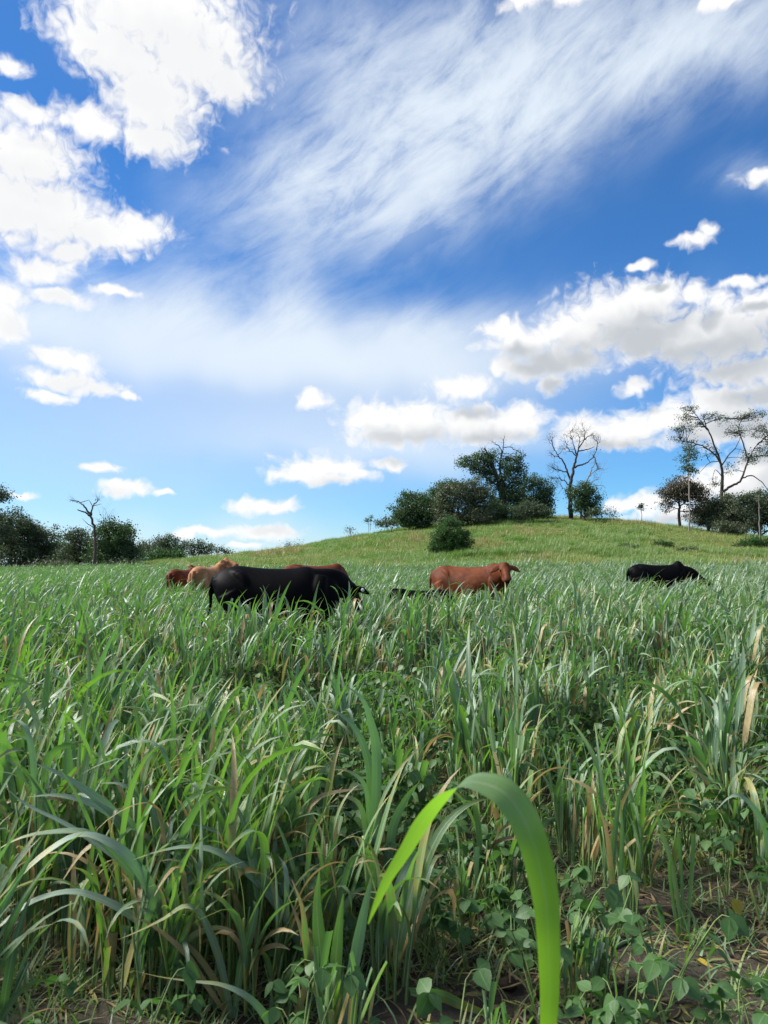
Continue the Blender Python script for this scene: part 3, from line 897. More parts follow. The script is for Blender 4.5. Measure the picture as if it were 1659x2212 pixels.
# --- right hand end of the crest
tree('spreading_gum', 'tallest gum at the right with wide open limbs and dark leaf tufts', 88, 1560,
     [(1492, 885, 20, 11, .55), (1478, 905, 18, 12, .55), (1470, 928, 22, 12, .6), (1500, 915, 20, 14, .5), (1462, 950, 16, 9, .5), (1530, 900, 20, 10, .5), (1560, 905, 22, 10, .5), (1600, 900, 24, 9, .6), (1635, 895, 24, 12, .5), (1590, 930, 30, 16, .4), (1640, 930, 24, 18, .5), (1655, 965, 20, 20, .5), (1610, 990, 30, 16, .5),
      (1490, 960, 24, 16, .4), (1536, 975, 22, 18, .3), (1545, 1045, 16, 10, .5), (1580, 1010, 20, 12, .3), (1690, 930, 30, 40, .5), (1690, 990, 30, 30, .5)],
     M_GUM, M_BARK_BROWN, 301, dens=.12, per=30, leaf=.17, sig=.26, hollow=.2, droop=.6, twig=.5,
     limbs=[([(1560, 1092), (1560, 1060), (1560, 1030), (1558, 1005), (1552, 985), (1540, 955), (1528, 925), (1518, 900)], .23, .05), ([(1562, 1062), (1580, 1050), (1598, 1040), (1608, 1018), (1616, 995), (1626, 975), (1640, 955)], .16, .05),
            ([(1556, 1000), (1540, 978), (1515, 962), (1490, 955), (1470, 950)], .11, .03), ([(1530, 930), (1510, 905), (1494, 885)], .08, .025), ([(1616, 996), (1606, 960), (1596, 930), (1600, 905)], .1, .03), ([(1560, 1005), (1572, 985), (1590, 965), (1600, 940)], .08, .03),
            ([(1602, 1034), (1622, 1028), (1645, 1040), (1660, 1062)], .09, .03), ([(1556, 996), (1532, 1000), (1512, 1020)], .06, .02), ([(1636, 960), (1660, 940), (1690, 930)], .09, .03), ([(1560, 1030), (1545, 1015), (1538, 1040)], .05, .02), ([(1620, 988), (1650, 985), (1690, 990)], .08, .03)])
tree('slim_gum', 'slender tall pole gum with narrow crown left of the spreading gum', 80, 1490, [(1485, 970, 14, 10), (1480, 990, 16, 12), (1498, 985, 12, 12), (1490, 1010, 16, 14), (1475, 1012, 12, 8), (1500, 1015, 10, 10)], M_DARK, M_BARK_PALE, 302, limbs=[([(1491, 1143), (1490, 1090), (1488, 1040), (1487, 1000), (1487, 968)], .10, .03)], dens=.1, per=20, leaf=.18, sig=.22, hollow=.15, droop=.6)
tree('dusty_tree', 'brownish topped tree with forked trunk below the slender gum', 84, 1468, [(1470, 1045, 28, 14), (1448, 1062, 26, 16), (1490, 1060, 24, 16), (1470, 1070, 34, 12), (1510, 1070, 18, 20), (1440, 1092, 10, 12), (1500, 1100, 14, 10)], M_DUSTY, M_BARK, 303, dens=.1, leaf=.2, hollow=.35, dead=.1,
     limbs=[([(1467, 1136), (1467, 1110), (1468, 1090), (1464, 1070)], .2, .09), ([(1468, 1095), (1482, 1082), (1492, 1065)], .09, .03), ([(1466, 1088), (1452, 1075), (1442, 1062)], .08, .03), ([(1467, 1100), (1455, 1096), (1440, 1092)], .06, .02)])
tree('thicket_tree', 'dark bushy tree at the left end of the right hand thicket', 86, 1530, [(1528, 1098, 26, 20), (1515, 1118, 30, 18), (1545, 1115, 26, 22)], M_GUM, M_BARK, 304, dens=.12)
tree('thicket_tree', 'olive bushy tree under the trunk of the spreading gum', 83, 1575, [(1572, 1085, 26, 16), (1580, 1110, 30, 24), (1600, 1125, 26, 18), (1556, 1128, 24, 14)], M_GREY, M_BARK, 305, dens=.12)
tree('thicket_tree', 'dark tall bushy tree of the thicket at the right picture edge', 81, 1640, [(1628, 1085, 22, 18), (1650, 1090, 24, 30), (1635, 1120, 34, 26), (1680, 1105, 30, 40), (1610, 1080, 14, 12)], M_GUM, M_BARK, 306, dens=.12)
tree('slim_gum', 'thin white trunk standing in front of the thicket at the right edge', 76, 1641, [(1640, 1072, 8, 8, .5), (1645, 1080, 8, 8, .5)], M_GUM, M_BARK_PALE, 307, limbs=[([(1641, 1160), (1640, 1120), (1639, 1080), (1640, 1066)], .08, .03)], dens=.15, per=14, leaf=.18, sig=.2)
tree('shrub', 'grey green bush at the lower edge of the thicket', 79, 1600, [(1596, 1143, 26, 8), (1560, 1138, 22, 8)], M_GREY, M_BARK, 308, dens=.14, trunk_r=.05, cat='shrub', shrub=True)
# bushes on the slope
tree('slope_bush', 'large low green bush on the slope at the right edge', ground_at(1630, 1191), 1630, [(1625, 1172, 30, 10), (1655, 1182, 24, 14), (1600, 1180, 18, 7)], M_FRESH, M_BARK, 309, dens=.14, leaf=.14, sig=.2, trunk_r=.05, cat='bush', shrub=True, sink=.05)
tree('slope_bush', 'flat dark bush low on the right of the slope', ground_at(1430, 1187), 1430, [(1426, 1176, 16, 9), (1438, 1182, 14, 8), (1446, 1176, 8, 5)], M_FRESH, M_BARK, 310, dens=.2, leaf=.12, sig=.16, trunk_r=.04, cat='bush', shrub=True, sink=.05)
tree('slope_bush', 'small dull bush on the slope left of the flat dark one', ground_at(1355, 1190), 1355, [(1350, 1183, 16, 7), (1368, 1186, 10, 5)], M_GUM, M_BARK, 311, dens=.2, leaf=.12, sig=.16, trunk_r=.03, cat='bush', shrub=True, sink=.05)
tree('slope_bush', 'low bush between the flat dark one and the right edge', ground_at(1490, 1194), 1490, [(1490, 1188, 18, 6), (1470, 1190, 12, 5)], M_GREY, M_BARK, 312, dens=.2, leaf=.12, sig=.16, trunk_r=.03, cat='bush', shrub=True, sink=.05)

# ================================================================ cattle
M_BLACK = mat_coat('black_coat', (.0010, .0010, .0015), (.0008, .0008, .001), (.0020, .0019, .0026), .55, .05, 0)
M_RED = mat_coat('red_brown_coat', (.072, .019, .007), (.018, .006, .003), (.140, .042, .016), .6, .10, 0)
M_TAN = mat_coat('tan_coat', (.25, .110, .048), (.10, .04, .022), (.38, .19, .095), .6, .10, 0)
M_MAROON = mat_coat('dark_red_coat', (.070, .017, .007), (.020, .007, .004), (.125, .034, .014), .6, .10, 0)
M_EYE = mat_plain('wet_dark_eye', (.006, .005, .005), .12, .6, .1)
M_TAGW = mat_plain('pale_plastic_tag', (.62, .66, .58), .4, .4, .08)

def loft(mb, C, A, B, U, W, sides=16, power=2.3, ridge=0.0):
    """closed tube of superellipse sections: centres C, half sizes A along U and B along W"""
    C = np.asarray(C, float); n = len(C)
    th = np.arange(sides) * 2 * np.pi / sides
    c = np.sign(np.cos(th)) * np.abs(np.cos(th)) ** (2 / power); s = np.sign(np.sin(th)) * np.abs(np.sin(th)) ** (2 / power)
    c = c * (1 - ridge * np.maximum(s, 0) ** 1.6)          # narrower towards the spine
    ring = C[:, None] + np.asarray(A)[:, None, None] * c[None, :, None] * U[:, None] + np.asarray(B)[:, None, None] * s[None, :, None] * W[:, None]
    i = np.arange(n - 1)[:, None] * sides; j = np.arange(sides)[None]; j2 = (j + 1) % sides
    f = np.stack([i + j, i + j2, i + sides + j2, i + sides + j], -1).reshape(-1, 4)
    v = ring.reshape(-1, 3)
    caps = []
    h = sides // 2
    for k, rev in ((0, True), ((n - 1) * sides, False)):
        for q in range(h - 1):
            quad = [k + q, k + q + 1, k + sides - q - 2, k + sides - q - 1]
            caps.append(quad[::-1] if rev else quad)
    mb.add(v, np.concatenate([f, np.array(caps)]))

def frames(P, side):
    """side and up axes along a path, given a rough side direction"""
    P = np.asarray(P, float)
    T = np.gradient(P, axis=0); T /= np.linalg.norm(T, axis=1)[:, None]
    S = np.broadcast_to(np.asarray(side, float), P.shape)
    S = S - T * (S * T).sum(1)[:, None]; S /= np.linalg.norm(S, axis=1)[:, None]
    return S, np.cross(S, T) * -1.0

def limb(mb, pts, ra, rb, side=(0, 1, 0), n=14, sides=20, power=2.1):
    Q = smooth_path(np.c_[np.asarray(pts, float), np.asarray(ra, float), np.asarray(rb, float)], n)
    S, Wv = frames(Q[:, :3], side)
    loft(mb, Q[:, :3], Q[:, 3], Q[:, 4], S, Wv, sides, power)

def cow(name, label, mat, x, y, yaw, scale, poll, face, ear_lift=(-.25, -.25), ear_fwd=-.2, tail=None, step=(0., 0.), hump=.05, dewlap=.10, face_side=None, tag_on=None, group='cattle grazing in the crop'):
    """poll: world position of the top of the head; face: world direction from poll to muzzle"""
    gz = hz(x, y)
    root = obj(name, None, None, (x, y, gz))
    root.rotation_euler = (0, 0, yaw)
    root.scale = (scale,) * 3
    root.empty_display_size = .4
    tag(root, label, 'cow', group)
    inv = (Matrix.Translation((x, y, gz)) @ Matrix.Rotation(yaw, 4, 'Z') @ Matrix.Scale(scale, 4)).inverted()
    pl = np.array(inv @ Vector(poll))
    fd = np.array((Matrix.Rotation(-yaw, 3, 'Z') @ Vector(face)).normalized())
    mb = MB()
    X = np.array([0., 0., 1.])
    # trunk of the body: x, centre z, half height, half width
    T = np.array([(-.86, 1.13, .06, .06), (-.83, 1.11, .15, .14), (-.76, 1.08, .24, .215), (-.64, 1.05, .315, .27), (-.50, 1.02, .36, .295), (-.30, .97, .385, .32), (-.05, .93, .41, .35), (.20, .93, .415, .345),
                  (.40, .96, .41, .30), (.55, .985 + hump * .5, .395 + hump * .5, .255), (.68, .99 + hump * .3, .34 + hump * .2, .215), (.79, .98, .25, .16), (.85, .96, .15, .10)])
    Q = smooth_path(T, 64)
    n = len(Q)
    P = np.c_[Q[:, 0], np.zeros(n), Q[:, 1]]
    loft(mb, P, Q[:, 3], Q[:, 2], np.tile([0., 1., 0.], (n, 1)), np.tile(X, (n, 1)), 56, 2.5, .42)
    # hip bones, shoulder blades, tail head
    for s in (-1, 1):
        limb(mb, [(-.62, s * .06, 1.29), (-.52, s * .16, 1.265), (-.44, s * .22, 1.19), (-.40, s * .24, 1.10)], (.07, .075, .06, .05), (.055, .06, .055, .05), (1, 0, 0), 8, 10)
        limb(mb, [(.60, s * .13, 1.24), (.56, s * .215, 1.05), (.56, s * .22, .80)], (.09, .12, .11), (.05, .075, .07), (1, 0, 0), 10, 10)
        limb(mb, [(-.82, s * .08, 1.20), (-.80, s * .10, 1.10)], (.05, .06), (.05, .06), (1, 0, 0), 6, 8)
        # front leg
        dx = step[0] * s
        limb(mb, [(.54, s * .17, .88), (.52, s * .185, .70), (.53 + dx * .4, s * .17, .56), (.54 + dx * .7, s * .165, .40), (.53 + dx, s * .165, .26), (.53 + dx, s * .165, .12), (.56 + dx, s * .165, .05), (.575 + dx, s * .165, .0)],
             (.10, .09, .065, .058, .042, .045, .052, .06), (.15, .12, .08, .06, .043, .05, .06, .068), (0, 1, 0), 22, 16)
        # hind leg
        dx = -step[1] * s
        limb(mb, [(-.58, s * .17, 1.02), (-.50, s * .20, .82), (-.50 + dx * .3, s * .19, .66), (-.64 + dx * .6, s * .17, .50), (-.655 + dx * .8, s * .165, .40), (-.62 + dx, s * .165, .26), (-.605 + dx, s * .165, .12), (-.575 + dx, s * .165, .05), (-.56 + dx, s * .165, .0)],
             (.13, .12, .09, .06, .05, .042, .047, .053, .06), (.22, .19, .13, .08, .06, .045, .052, .06, .068), (0, 1, 0), 24, 16)
    # neck
    up_h = np.array([0., 0., 1.])
    side = np.cross(up_h, fd) if abs(fd[2]) < .97 else np.array([0., 1., 0.])
    if face_side is not None:
        side = np.array(Matrix.Rotation(-yaw, 3, 'Z') @ Vector(face_side))
    side = side - fd * side.dot(fd); side /= np.linalg.norm(side)
    crown = np.cross(fd, side)          # from the face plane outwards (forehead)
    if crown.dot(np.cross(fd, np.cross(up_h, fd))) < 0 and face_side is None:
        crown = -crown
    nape = pl - crown * .05 - fd * -.02
    start = np.array([.52, 0, 1.06])
    mid = start * .5 + nape * .5 + np.array([.05, 0, .02 if pl[2] > 1.2 else .06])
    s0 = np.array([0., 1., 0.])
    NQ = smooth_path(np.c_[np.array([start, mid, nape + fd * .06 - crown * .03]), [.20, .135, .095], [.30, .20, .125]], 16)
    Sn = np.array([s0 * (1 - t) + side * t for t in np.linspace(0, 1, 16)])
    Tn = np.gradient(NQ[:, :3], axis=0); Tn /= np.linalg.norm(Tn, axis=1)[:, None]
    Sn -= Tn * (Sn * Tn).sum(1)[:, None]; Sn /= np.linalg.norm(Sn, axis=1)[:, None]
    loft(mb, NQ[:, :3], NQ[:, 3], NQ[:, 4], Sn, np.cross(Tn, Sn), 32, 2.2)
    # loose skin under the neck
    low = NQ[:, :3] - np.array([0, 0, 1.]) * (NQ[:, 4] * .85)[:, None]
    dl = np.array([(.60, 0, .70), (.74, 0, .80), tuple(low[8] + np.array([0, 0, .02])), tuple(low[13] + np.array([0, 0, .02]))])
    limb(mb, dl, (.03, .035, .03, .025), (.08, dewlap, dewlap * .8, .03), (0, 1, 0), 12, 8)
    # head: along face direction; half width, half depth, sink from the forehead line
    L = .46
    hd = np.array([(-.02, .060, .07, -.01), (.05, .092, .105, -.005), (.16, .116, .125, .012), (.26, .110, .120, .018), (.40, .088, .100, .012), (.56, .076, .086, .004), (.72, .074, .076, .002), (.86, .084, .076, .006), (.95, .078, .066, .010), (1.0, .052, .045, .014)])
    HQ = smooth_path(hd, 26)
    HP = pl + fd * (HQ[:, :1] * L) - crown * (HQ[:, 3:4] + HQ[:, 2:3] * .55)
    loft(mb, HP, HQ[:, 1], HQ[:, 2], np.tile(side, (26, 1)), np.tile(crown, (26, 1)), 32, 2.3)
    # brow ridges, jaw
    for s in (-1, 1):
        e = pl + fd * .13 + side * s * .088 - crown * .035
        limb(mb, [e - fd * .04, e, e + fd * .045], (.018, .03, .016), (.02, .032, .018), tuple(side), 6, 8)
        j0 = pl + fd * .14 + side * s * .06 - crown * .17
        limb(mb, [j0, j0 + fd * .12 + crown * .01, j0 + fd * .24 + crown * .05], (.035, .035, .02), (.05, .045, .025), tuple(side), 8, 8)
        # ears
        lift = ear_lift[0 if s > 0 else 1]
        b = pl + side * s * .075 - crown * .05 + fd * .045
        dn = np.array([0., 0., 1.])
        ed = side * s + dn * lift + crown * ear_fwd * -.5
        ed /= np.linalg.norm(ed)
        p1, p2, p3 = b + ed * .07, b + ed * .16 + dn * -.02, b + ed * .255 + dn * -.06
        flat = np.cross(ed, fd * .7 + dn * -.7 + crown * .2); flat /= np.linalg.norm(flat)
        broad = np.cross(flat, ed)
        limb(mb, [b - ed * .03, p1, p2, p3], (.032, .060, .066, .018), (.022, .017, .015, .010), tuple(broad), 12, 10, 2.0)
    limb(mb, [pl - fd * .01 - crown * .04, pl - fd * .035 - crown * .05], (.055, .03), (.045, .02), tuple(side), 6, 10)
    # tail
    tl = tail or [(-.84, 0, 1.24), (-.90, 0, 1.10), (-.915, 0, .85), (-.905, .01, .62), (-.90, .02, .45)]
    limb(mb, tl + [tuple(np.array(tl[-1]) + (np.array(tl[-1]) - np.array(tl[-2])) * .9)], [.045, .034, .024, .022, .05, .02][:len(tl) + 1] if len(tl) == 5 else np.linspace(.045, .02, len(tl) + 1), [.045, .034, .024, .022, .055, .02][:len(tl) + 1] if len(tl) == 5 else np.linspace(.045, .02, len(tl) + 1), (0, 1, 0), 24, 8)
    me = mb.mesh('cow_rough', None)
    tmp = bpy.data.objects.new('cow_rough', me)
    root_col.objects.link(tmp)
    rm = tmp.modifiers.new('union', 'REMESH'); rm.mode = 'VOXEL'; rm.voxel_size = .0155; rm.use_smooth_shade = True
    sm = tmp.modifiers.new('soften', 'SMOOTH'); sm.iterations = 5; sm.factor = .5
    dg = bpy.context.evaluated_depsgraph_get()
    body = bpy.data.meshes.new_from_object(tmp.evaluated_get(dg))
    bpy.data.objects.remove(tmp)
    body.name = 'body'
    co = np.zeros(len(body.vertices) * 3, np.float32); body.vertices.foreach_get('co', co); co = co.reshape(-1, 3)
    muz = pl + fd * L * .97 - crown * .045
    dm = np.linalg.norm(co - muz, axis=1)
    dark = np.clip(1.25 - dm / .085, 0, 1)
    dark = np.maximum(dark, np.clip((.16 - co[:, 2]) / .08, 0, 1) * .8)
    dark = np.maximum(dark, np.clip((.62 - co[:, 2]) / .15, 0, 1) * (co[:, 0] < -.86) * .9)
    dark = np.maximum(dark, np.clip(1 - np.linalg.norm(co - pl, axis=1) / .12, 0, 1) * .35)
    for t_ in [a for a in body.attributes if a.name == 'tint']:
        body.attributes.remove(t_)
    a = body.attributes.new('tint', 'FLOAT_VECTOR', 'POINT')
    a.data.foreach_set('vector', np.stack([dark, np.zeros_like(dark), np.zeros_like(dark)], 1).astype(np.float32).ravel())
    body.materials.clear(); body.materials.append(mat)
    body.polygons.foreach_set('use_smooth', np.ones(len(body.polygons), dtype=bool))
    obj('body', body, root)
    for s in (-1, 1):
        em = MB()
        c = pl + fd * .135 + side * s * .107 - crown * .045
        limb(em, [c - fd * .02, c - fd * .012, c, c + fd * .012, c + fd * .02], (.004, .015, .019, .015, .004), (.004, .015, .019, .015, .004), tuple(side), 9, 10)
        obj('eye', em.mesh('eye', M_EYE), root)
        if tag_on and s in tag_on:
            b = pl + side * s * .075 - crown * .05 + fd * .045
            lift = ear_lift[0 if s > 0 else 1]
            ed = side * s + np.array([0., 0., 1.]) * lift; ed /= np.linalg.norm(ed)
            c = b + ed * .15
            tm = MB()
            vd = np.array(inv @ cam.location) - c; vd /= np.linalg.norm(vd)
            nrm = vd
            limb(tm, [c + nrm * .012, c + nrm * .022, c + nrm * .028], (.024, .026, .02), (.024, .026, .02), (0, 0, 1), 5, 10)
            obj('ear_tag', tm.mesh('ear_tag', M_TAGW), root)
    return root

COWS = []
def W(px, py, d):
    return tuple(at(px, py, d))

def herd():
    def add(name, label, mat, x, y, yaw, scale, poll, face, **k):
        COWS.append((x, y, yaw, scale if scale > .8 else .42))
        return cow(name, label, mat, x, y, R(yaw), scale, poll, face, **k)
    add('black_cow', 'big black cow in side view close to the camera, head turned away', M_BLACK, -1.50, 10.45, 6, 1.02, W(756, 1261, 10.75), (.34, .55, -.76), ear_lift=(-.15, -.12), hump=-.05, tag_on=(-1,), step=(.10, .14),
        tail=[(-.84, 0, 1.24), (-.90, 0, 1.08), (-.90, .0, .85), (-.95, -.03, .66), (-1.06, -.05, .58)])
    add('brown_cow', 'red brown cow standing right of the lone bush and looking at the camera', M_RED, 1.86, 16.1, -24, 1.0, W(1091, 1217, 15.25), (.05, -.62, -.78), ear_lift=(-.30, -.34), hump=.05, step=(.05, .1))
    add('black_cow', 'black cow grazing alone far to the right with its head stretched forward', M_BLACK, 7.78, 21.0, 2, 1.0, W(1508, 1243, 20.9), (.80, -.15, -.55), ear_lift=(-.2, -.2), hump=.09)
    add('tan_cow', 'light tan cow with raised head turned to the right', M_TAN, -4.93, 20.8, 76, .98, W(487, 1207, 21.4), (.88, -.30, -.40), ear_lift=(-.1, -.1), hump=.03)
    add('red_cow', 'dark red cow seen from behind at the left end of the herd', M_MAROON, -5.82, 21.6, 76, .92, W(410, 1222, 22.2), (.80, .25, -.3), ear_lift=(-.05, -.05), tag_on=(-1,))
    add('brown_cow', 'brown cow whose back shows behind the big black one', M_MAROON, -1.62, 17.6, 32, 1.02, W(726, 1238, 18.1), (.75, .1, -.62), ear_lift=(-.2, -.2), hump=.03)
    add('black_calf', 'black calf half sunk in the crop between the big black and the brown cow', M_BLACK, .70, 14.2, 172, .68, W(848, 1272, 14.1), (-.55, -.1, -.8), ear_lift=(-.2, -.2), hump=.02)
herd()

# ================================================================ the crop
M_CROP = mat_blade('sorghum_blade', (.075, .150, .096), (.250, .345, .275), (.140, .255, .060), spec=.55)
M_STEM = mat_blade('sorghum_stem', (.065, .14, .045), (.12, .20, .08), (.13, .25, .04), trans=.12)
M_BEAN = mat_leaf('bean_leaf', (.038, .092, .028), (.072, .145, .045), (.09, .24, .03), .3, .3)
M_BEANSTEM = mat_plain('bean_stem', (.13, .19, .06), .6, .3)
M_STRAW = mat_blade('dead_blade', (.10, .085, .04), (.20, .16, .085), (.16, .17, .05), (.26, .205, .12), .15, .2)
WIND = .10

def lean(parts, k):
    for _, mb in parts:
        for v in mb.v:
            z = np.maximum(v[:, 2], 0)
            v[:, 0] += k * z ** 1.7
            v[:, 2] -= .25 * k * z ** 2.2

def sorghum(seed, height=.95, tillers=(6, 10), cut=None, dry=.05, width=(.019, .040), wind=WIND, lush=.20):
    """one clump: several sheathed tillers, each with a few long blades; cut: grazed off"""
    r = np.random.default_rng(seed)
    parts = []
    for ti in range(r.integers(*tillers)):
        a = r.uniform(0, 6.28); q = .085 * math.sqrt(r.random())
        b = np.array([q * math.cos(a), q * math.sin(a), -.03])
        hs = height * r.uniform(.36, .70) * (1. if cut is None else r.uniform(.55, .95))
        out = np.array([math.cos(a), math.sin(a), 0]) * r.uniform(.03, .22) * hs
        P = smooth_path([b, b + out * .35 + np.array([0, 0, hs * .5]), b + out + np.array([0, 0, hs])], 7)
        st = MB()
        tint = (r.random(), max(0, r.normal(dry, .05)), min(1, max(0, r.normal(lush + .2, .25))))
        r0 = r.uniform(.0055, .0085)
        tube(st, P, np.linspace(r0, r0 * .72, 7), 6, tint, cap=True)
        parts.append(('stem', st))
        nl = r.integers(3, 6) if cut is None else r.integers(2, 5)
        lean_a = r.uniform(0, 6.28)
        for li in range(nl):
            f = (li + .6) / nl
            f = .25 + .75 * f
            i = min(6, int(f * 6)); base = P[i]
            az = lean_a + li * math.pi + r.normal(0, .5)
            if r.random() < .28:
                az = r.normal(0, .8)               # blown downwind
            e0 = r.uniform(1.24, 1.55)
            L = height * r.uniform(.38, .70)
            w = r.uniform(*width)
            d = max(0, r.normal(dry, .07)) + (r.uniform(.3, .6) if (li == 0 and r.random() < .65) else 0) + (.0 if r.random() > .05 else .5)
            tn = (r.random(), min(1., d), min(1., max(0., r.normal(lush, .25))))
            mb = MB()
            if cut is None:
                droop = r.choice([r.uniform(.3, .9), r.uniform(1.0, 1.9), r.uniform(1.9, 2.8)], p=[.60, .26, .14])
                kink = (r.uniform(.5, .8), r.uniform(.8, 1.6)) if r.random() < .22 else None
                blade(mb, base, az, e0, L, w, droop, 11, r.uniform(2.0, 3.6) if droop < 1.2 else r.uniform(1.5, 2.6), r.normal(0, .5), r.normal(0, .9), 1.0, tn, r.uniform(.12, .35), kink)
            else:
                blade(mb, base, az, e0, L, w, r.uniform(.1, .7), 6, 1.5, r.normal(0, .2), r.normal(0, .5), r.uniform(.18, .55), tn, r.uniform(.2, .4))
            parts.append(('leaf', mb))
    lean(parts, wind)
    return parts

def oval_leaf(mb, base, tip_dir, nrm, L, w, tint):
    """broad pointed leaf folded along its midrib"""
    t = np.array([0., .12, .34, .58, .8, 1.0])
    prof = np.array([.06, .62, 1.0, .86, .45, .02])
    D = tip_dir / np.linalg.norm(tip_dir)
    S = np.cross(nrm, D); S /= np.linalg.norm(S) + 1e-9
    N = np.cross(D, S)
    P = base + D * (t * L)[:, None] - N * (.16 * L * t ** 2)[:, None]
    ribbon(mb, P, S * (prof * w * .5)[:, None], np.tile(N, (6, 1)), tint, .16)

def bean(seed, stems=(3, 7), height=.28, leaf=.050, yellow=.014):
    """low legume: thin stems carrying groups of three broad leaves"""
    r = np.random.default_rng(seed)
    parts = []
    for s in range(r.integers(*stems)):
        a = r.uniform(0, 6.28); h = height * r.uniform(.5, 1.15)
        out = np.array([math.cos(a), math.sin(a), 0]) * r.uniform(.04, .15)
        P = smooth_path([(0, 0, -.02), tuple(out * .4 + np.array([0, 0, h * .5])), tuple(out + np.array([0, 0, h]))], 6)
        st = MB(); tube(st, P, np.linspace(.0032, .002, 6), 5)
        parts.append(('stem', st))
        for node in ([3, 5] if r.random() < .6 else [5]):
            c = P[node]
            b = r.uniform(0, 6.28)
            pet = c + np.array([math.cos(b) * .035, math.sin(b) * .035, r.uniform(.01, .035)])
            pm = MB(); tube(pm, [c, (c + pet) / 2 + np.array([0, 0, .01]), pet], [.0016, .0014, .0012], 4)
            parts.append(('stem', pm))
            for k in (-1, 0, 1):
                ang = b + k * 1.7 + r.normal(0, .2)
                d = np.array([math.cos(ang), math.sin(ang), r.uniform(-.9, .2)])
                nrm = np.array([r.normal(0, .6), r.normal(0, .6), 1.])
                mb = MB()
                y = r.uniform(.5, 1.) if r.random() < yellow else 0.
                L = leaf * r.uniform(.75, 1.25)
                oval_leaf(mb, pet, d, nrm, L, L * r.uniform(.72, .9), (r.random(), y, 0))
                parts.append(('leaf', mb))
    return parts

def pieces(parts, mats):
    return [(n, mb.mesh(n, mats[n])) for n, mb in parts]

def joined(parts, mats, name):
    """the same clump as one mesh with two materials"""
    a, b = MB(), MB()
    for n, mb in parts:
        (a if n == 'leaf' else b).merge(mb)
    nl = sum(len(f) for f in a.f)
    a.merge(b)
    me = a.mesh(name, mats['leaf'])
    me.materials.append(mats['stem'])
    mi = np.zeros(len(me.polygons), np.int32); mi[nl:] = 1
    me.polygons.foreach_set('material_index', mi)
    return me

SM = {'leaf': M_CROP, 'stem': M_STEM}
BM = {'leaf': M_BEAN, 'stem': M_BEANSTEM}
TALL = [sorghum(500 + i, wind=.03 + .03 * (i % 3)) for i in range(12)]
LUSH = [sorghum(540 + i, .92, (7, 12), lush=.6, width=(.018, .036), wind=.03) for i in range(5)]
CUT = [sorghum(560 + i, .85, (6, 11), cut=True, lush=.45, dry=.08) for i in range(8)]
DRYISH = [sorghum(580 + i, .80, (4, 7), dry=.22, lush=.3) for i in range(4)]
BEANS = [bean(600 + i) for i in range(8)]
FAR = [sorghum(700 + i, 1.0, (7, 10), width=(.020, .038), wind=.26 + .05 * (i % 3), lush=.1) for i in range(8)]

KINDS = [(p, SM) for p in TALL + LUSH + CUT + DRYISH]
K_TALL, K_LUSH, K_CUT, K_DRY = range(0, 12), range(12, 17), range(17, 25), range(25, 29)

def g2(x, y, cx, cy, sx, sy):
    return np.exp(-((x - cx) / sx) ** 2 - ((y - cy) / sy) ** 2)

def bare_zone(x, y):
    return np.clip(.85 * g2(x, y, 1.25, 2.75, .62, .5) + .6 * g2(x, y, .55, 2.35, .5, .45) + .5 * g2(x, y, .75, 4.1, .3, .5), 0, 1)

def bean_zone(x, y):
    z = g2(x, y, -.22, 3.9, .38, 1.3) + .8 * g2(x, y, .35, 2.75, .4, .5) + .8 * g2(x, y, .3, 6.6, 1.0, 1.1) + .7 * g2(x, y, 2.4, 7.0, 1.1, 1.6) + .6 * g2(x, y, 1.9, 4.3, .7, .8) + .5 * g2(x, y, -1.9, 7.5, 1., 1.2)
    return np.clip(z, 0, 1)

def near_cow(x, y, grow=1.0):
    hit = np.zeros(np.shape(x), bool)
    for cx, cy, yaw, s in COWS:
        c, sn = math.cos(R(yaw)), math.sin(R(yaw))
        u = (x - cx) * c + (y - cy) * sn; v = -(x - cx) * sn + (y - cy) * c
        hit |= ((u - .1) / (1.15 * s * grow)) ** 2 + (v / (.46 * s * grow)) ** 2 < 1
    return hit

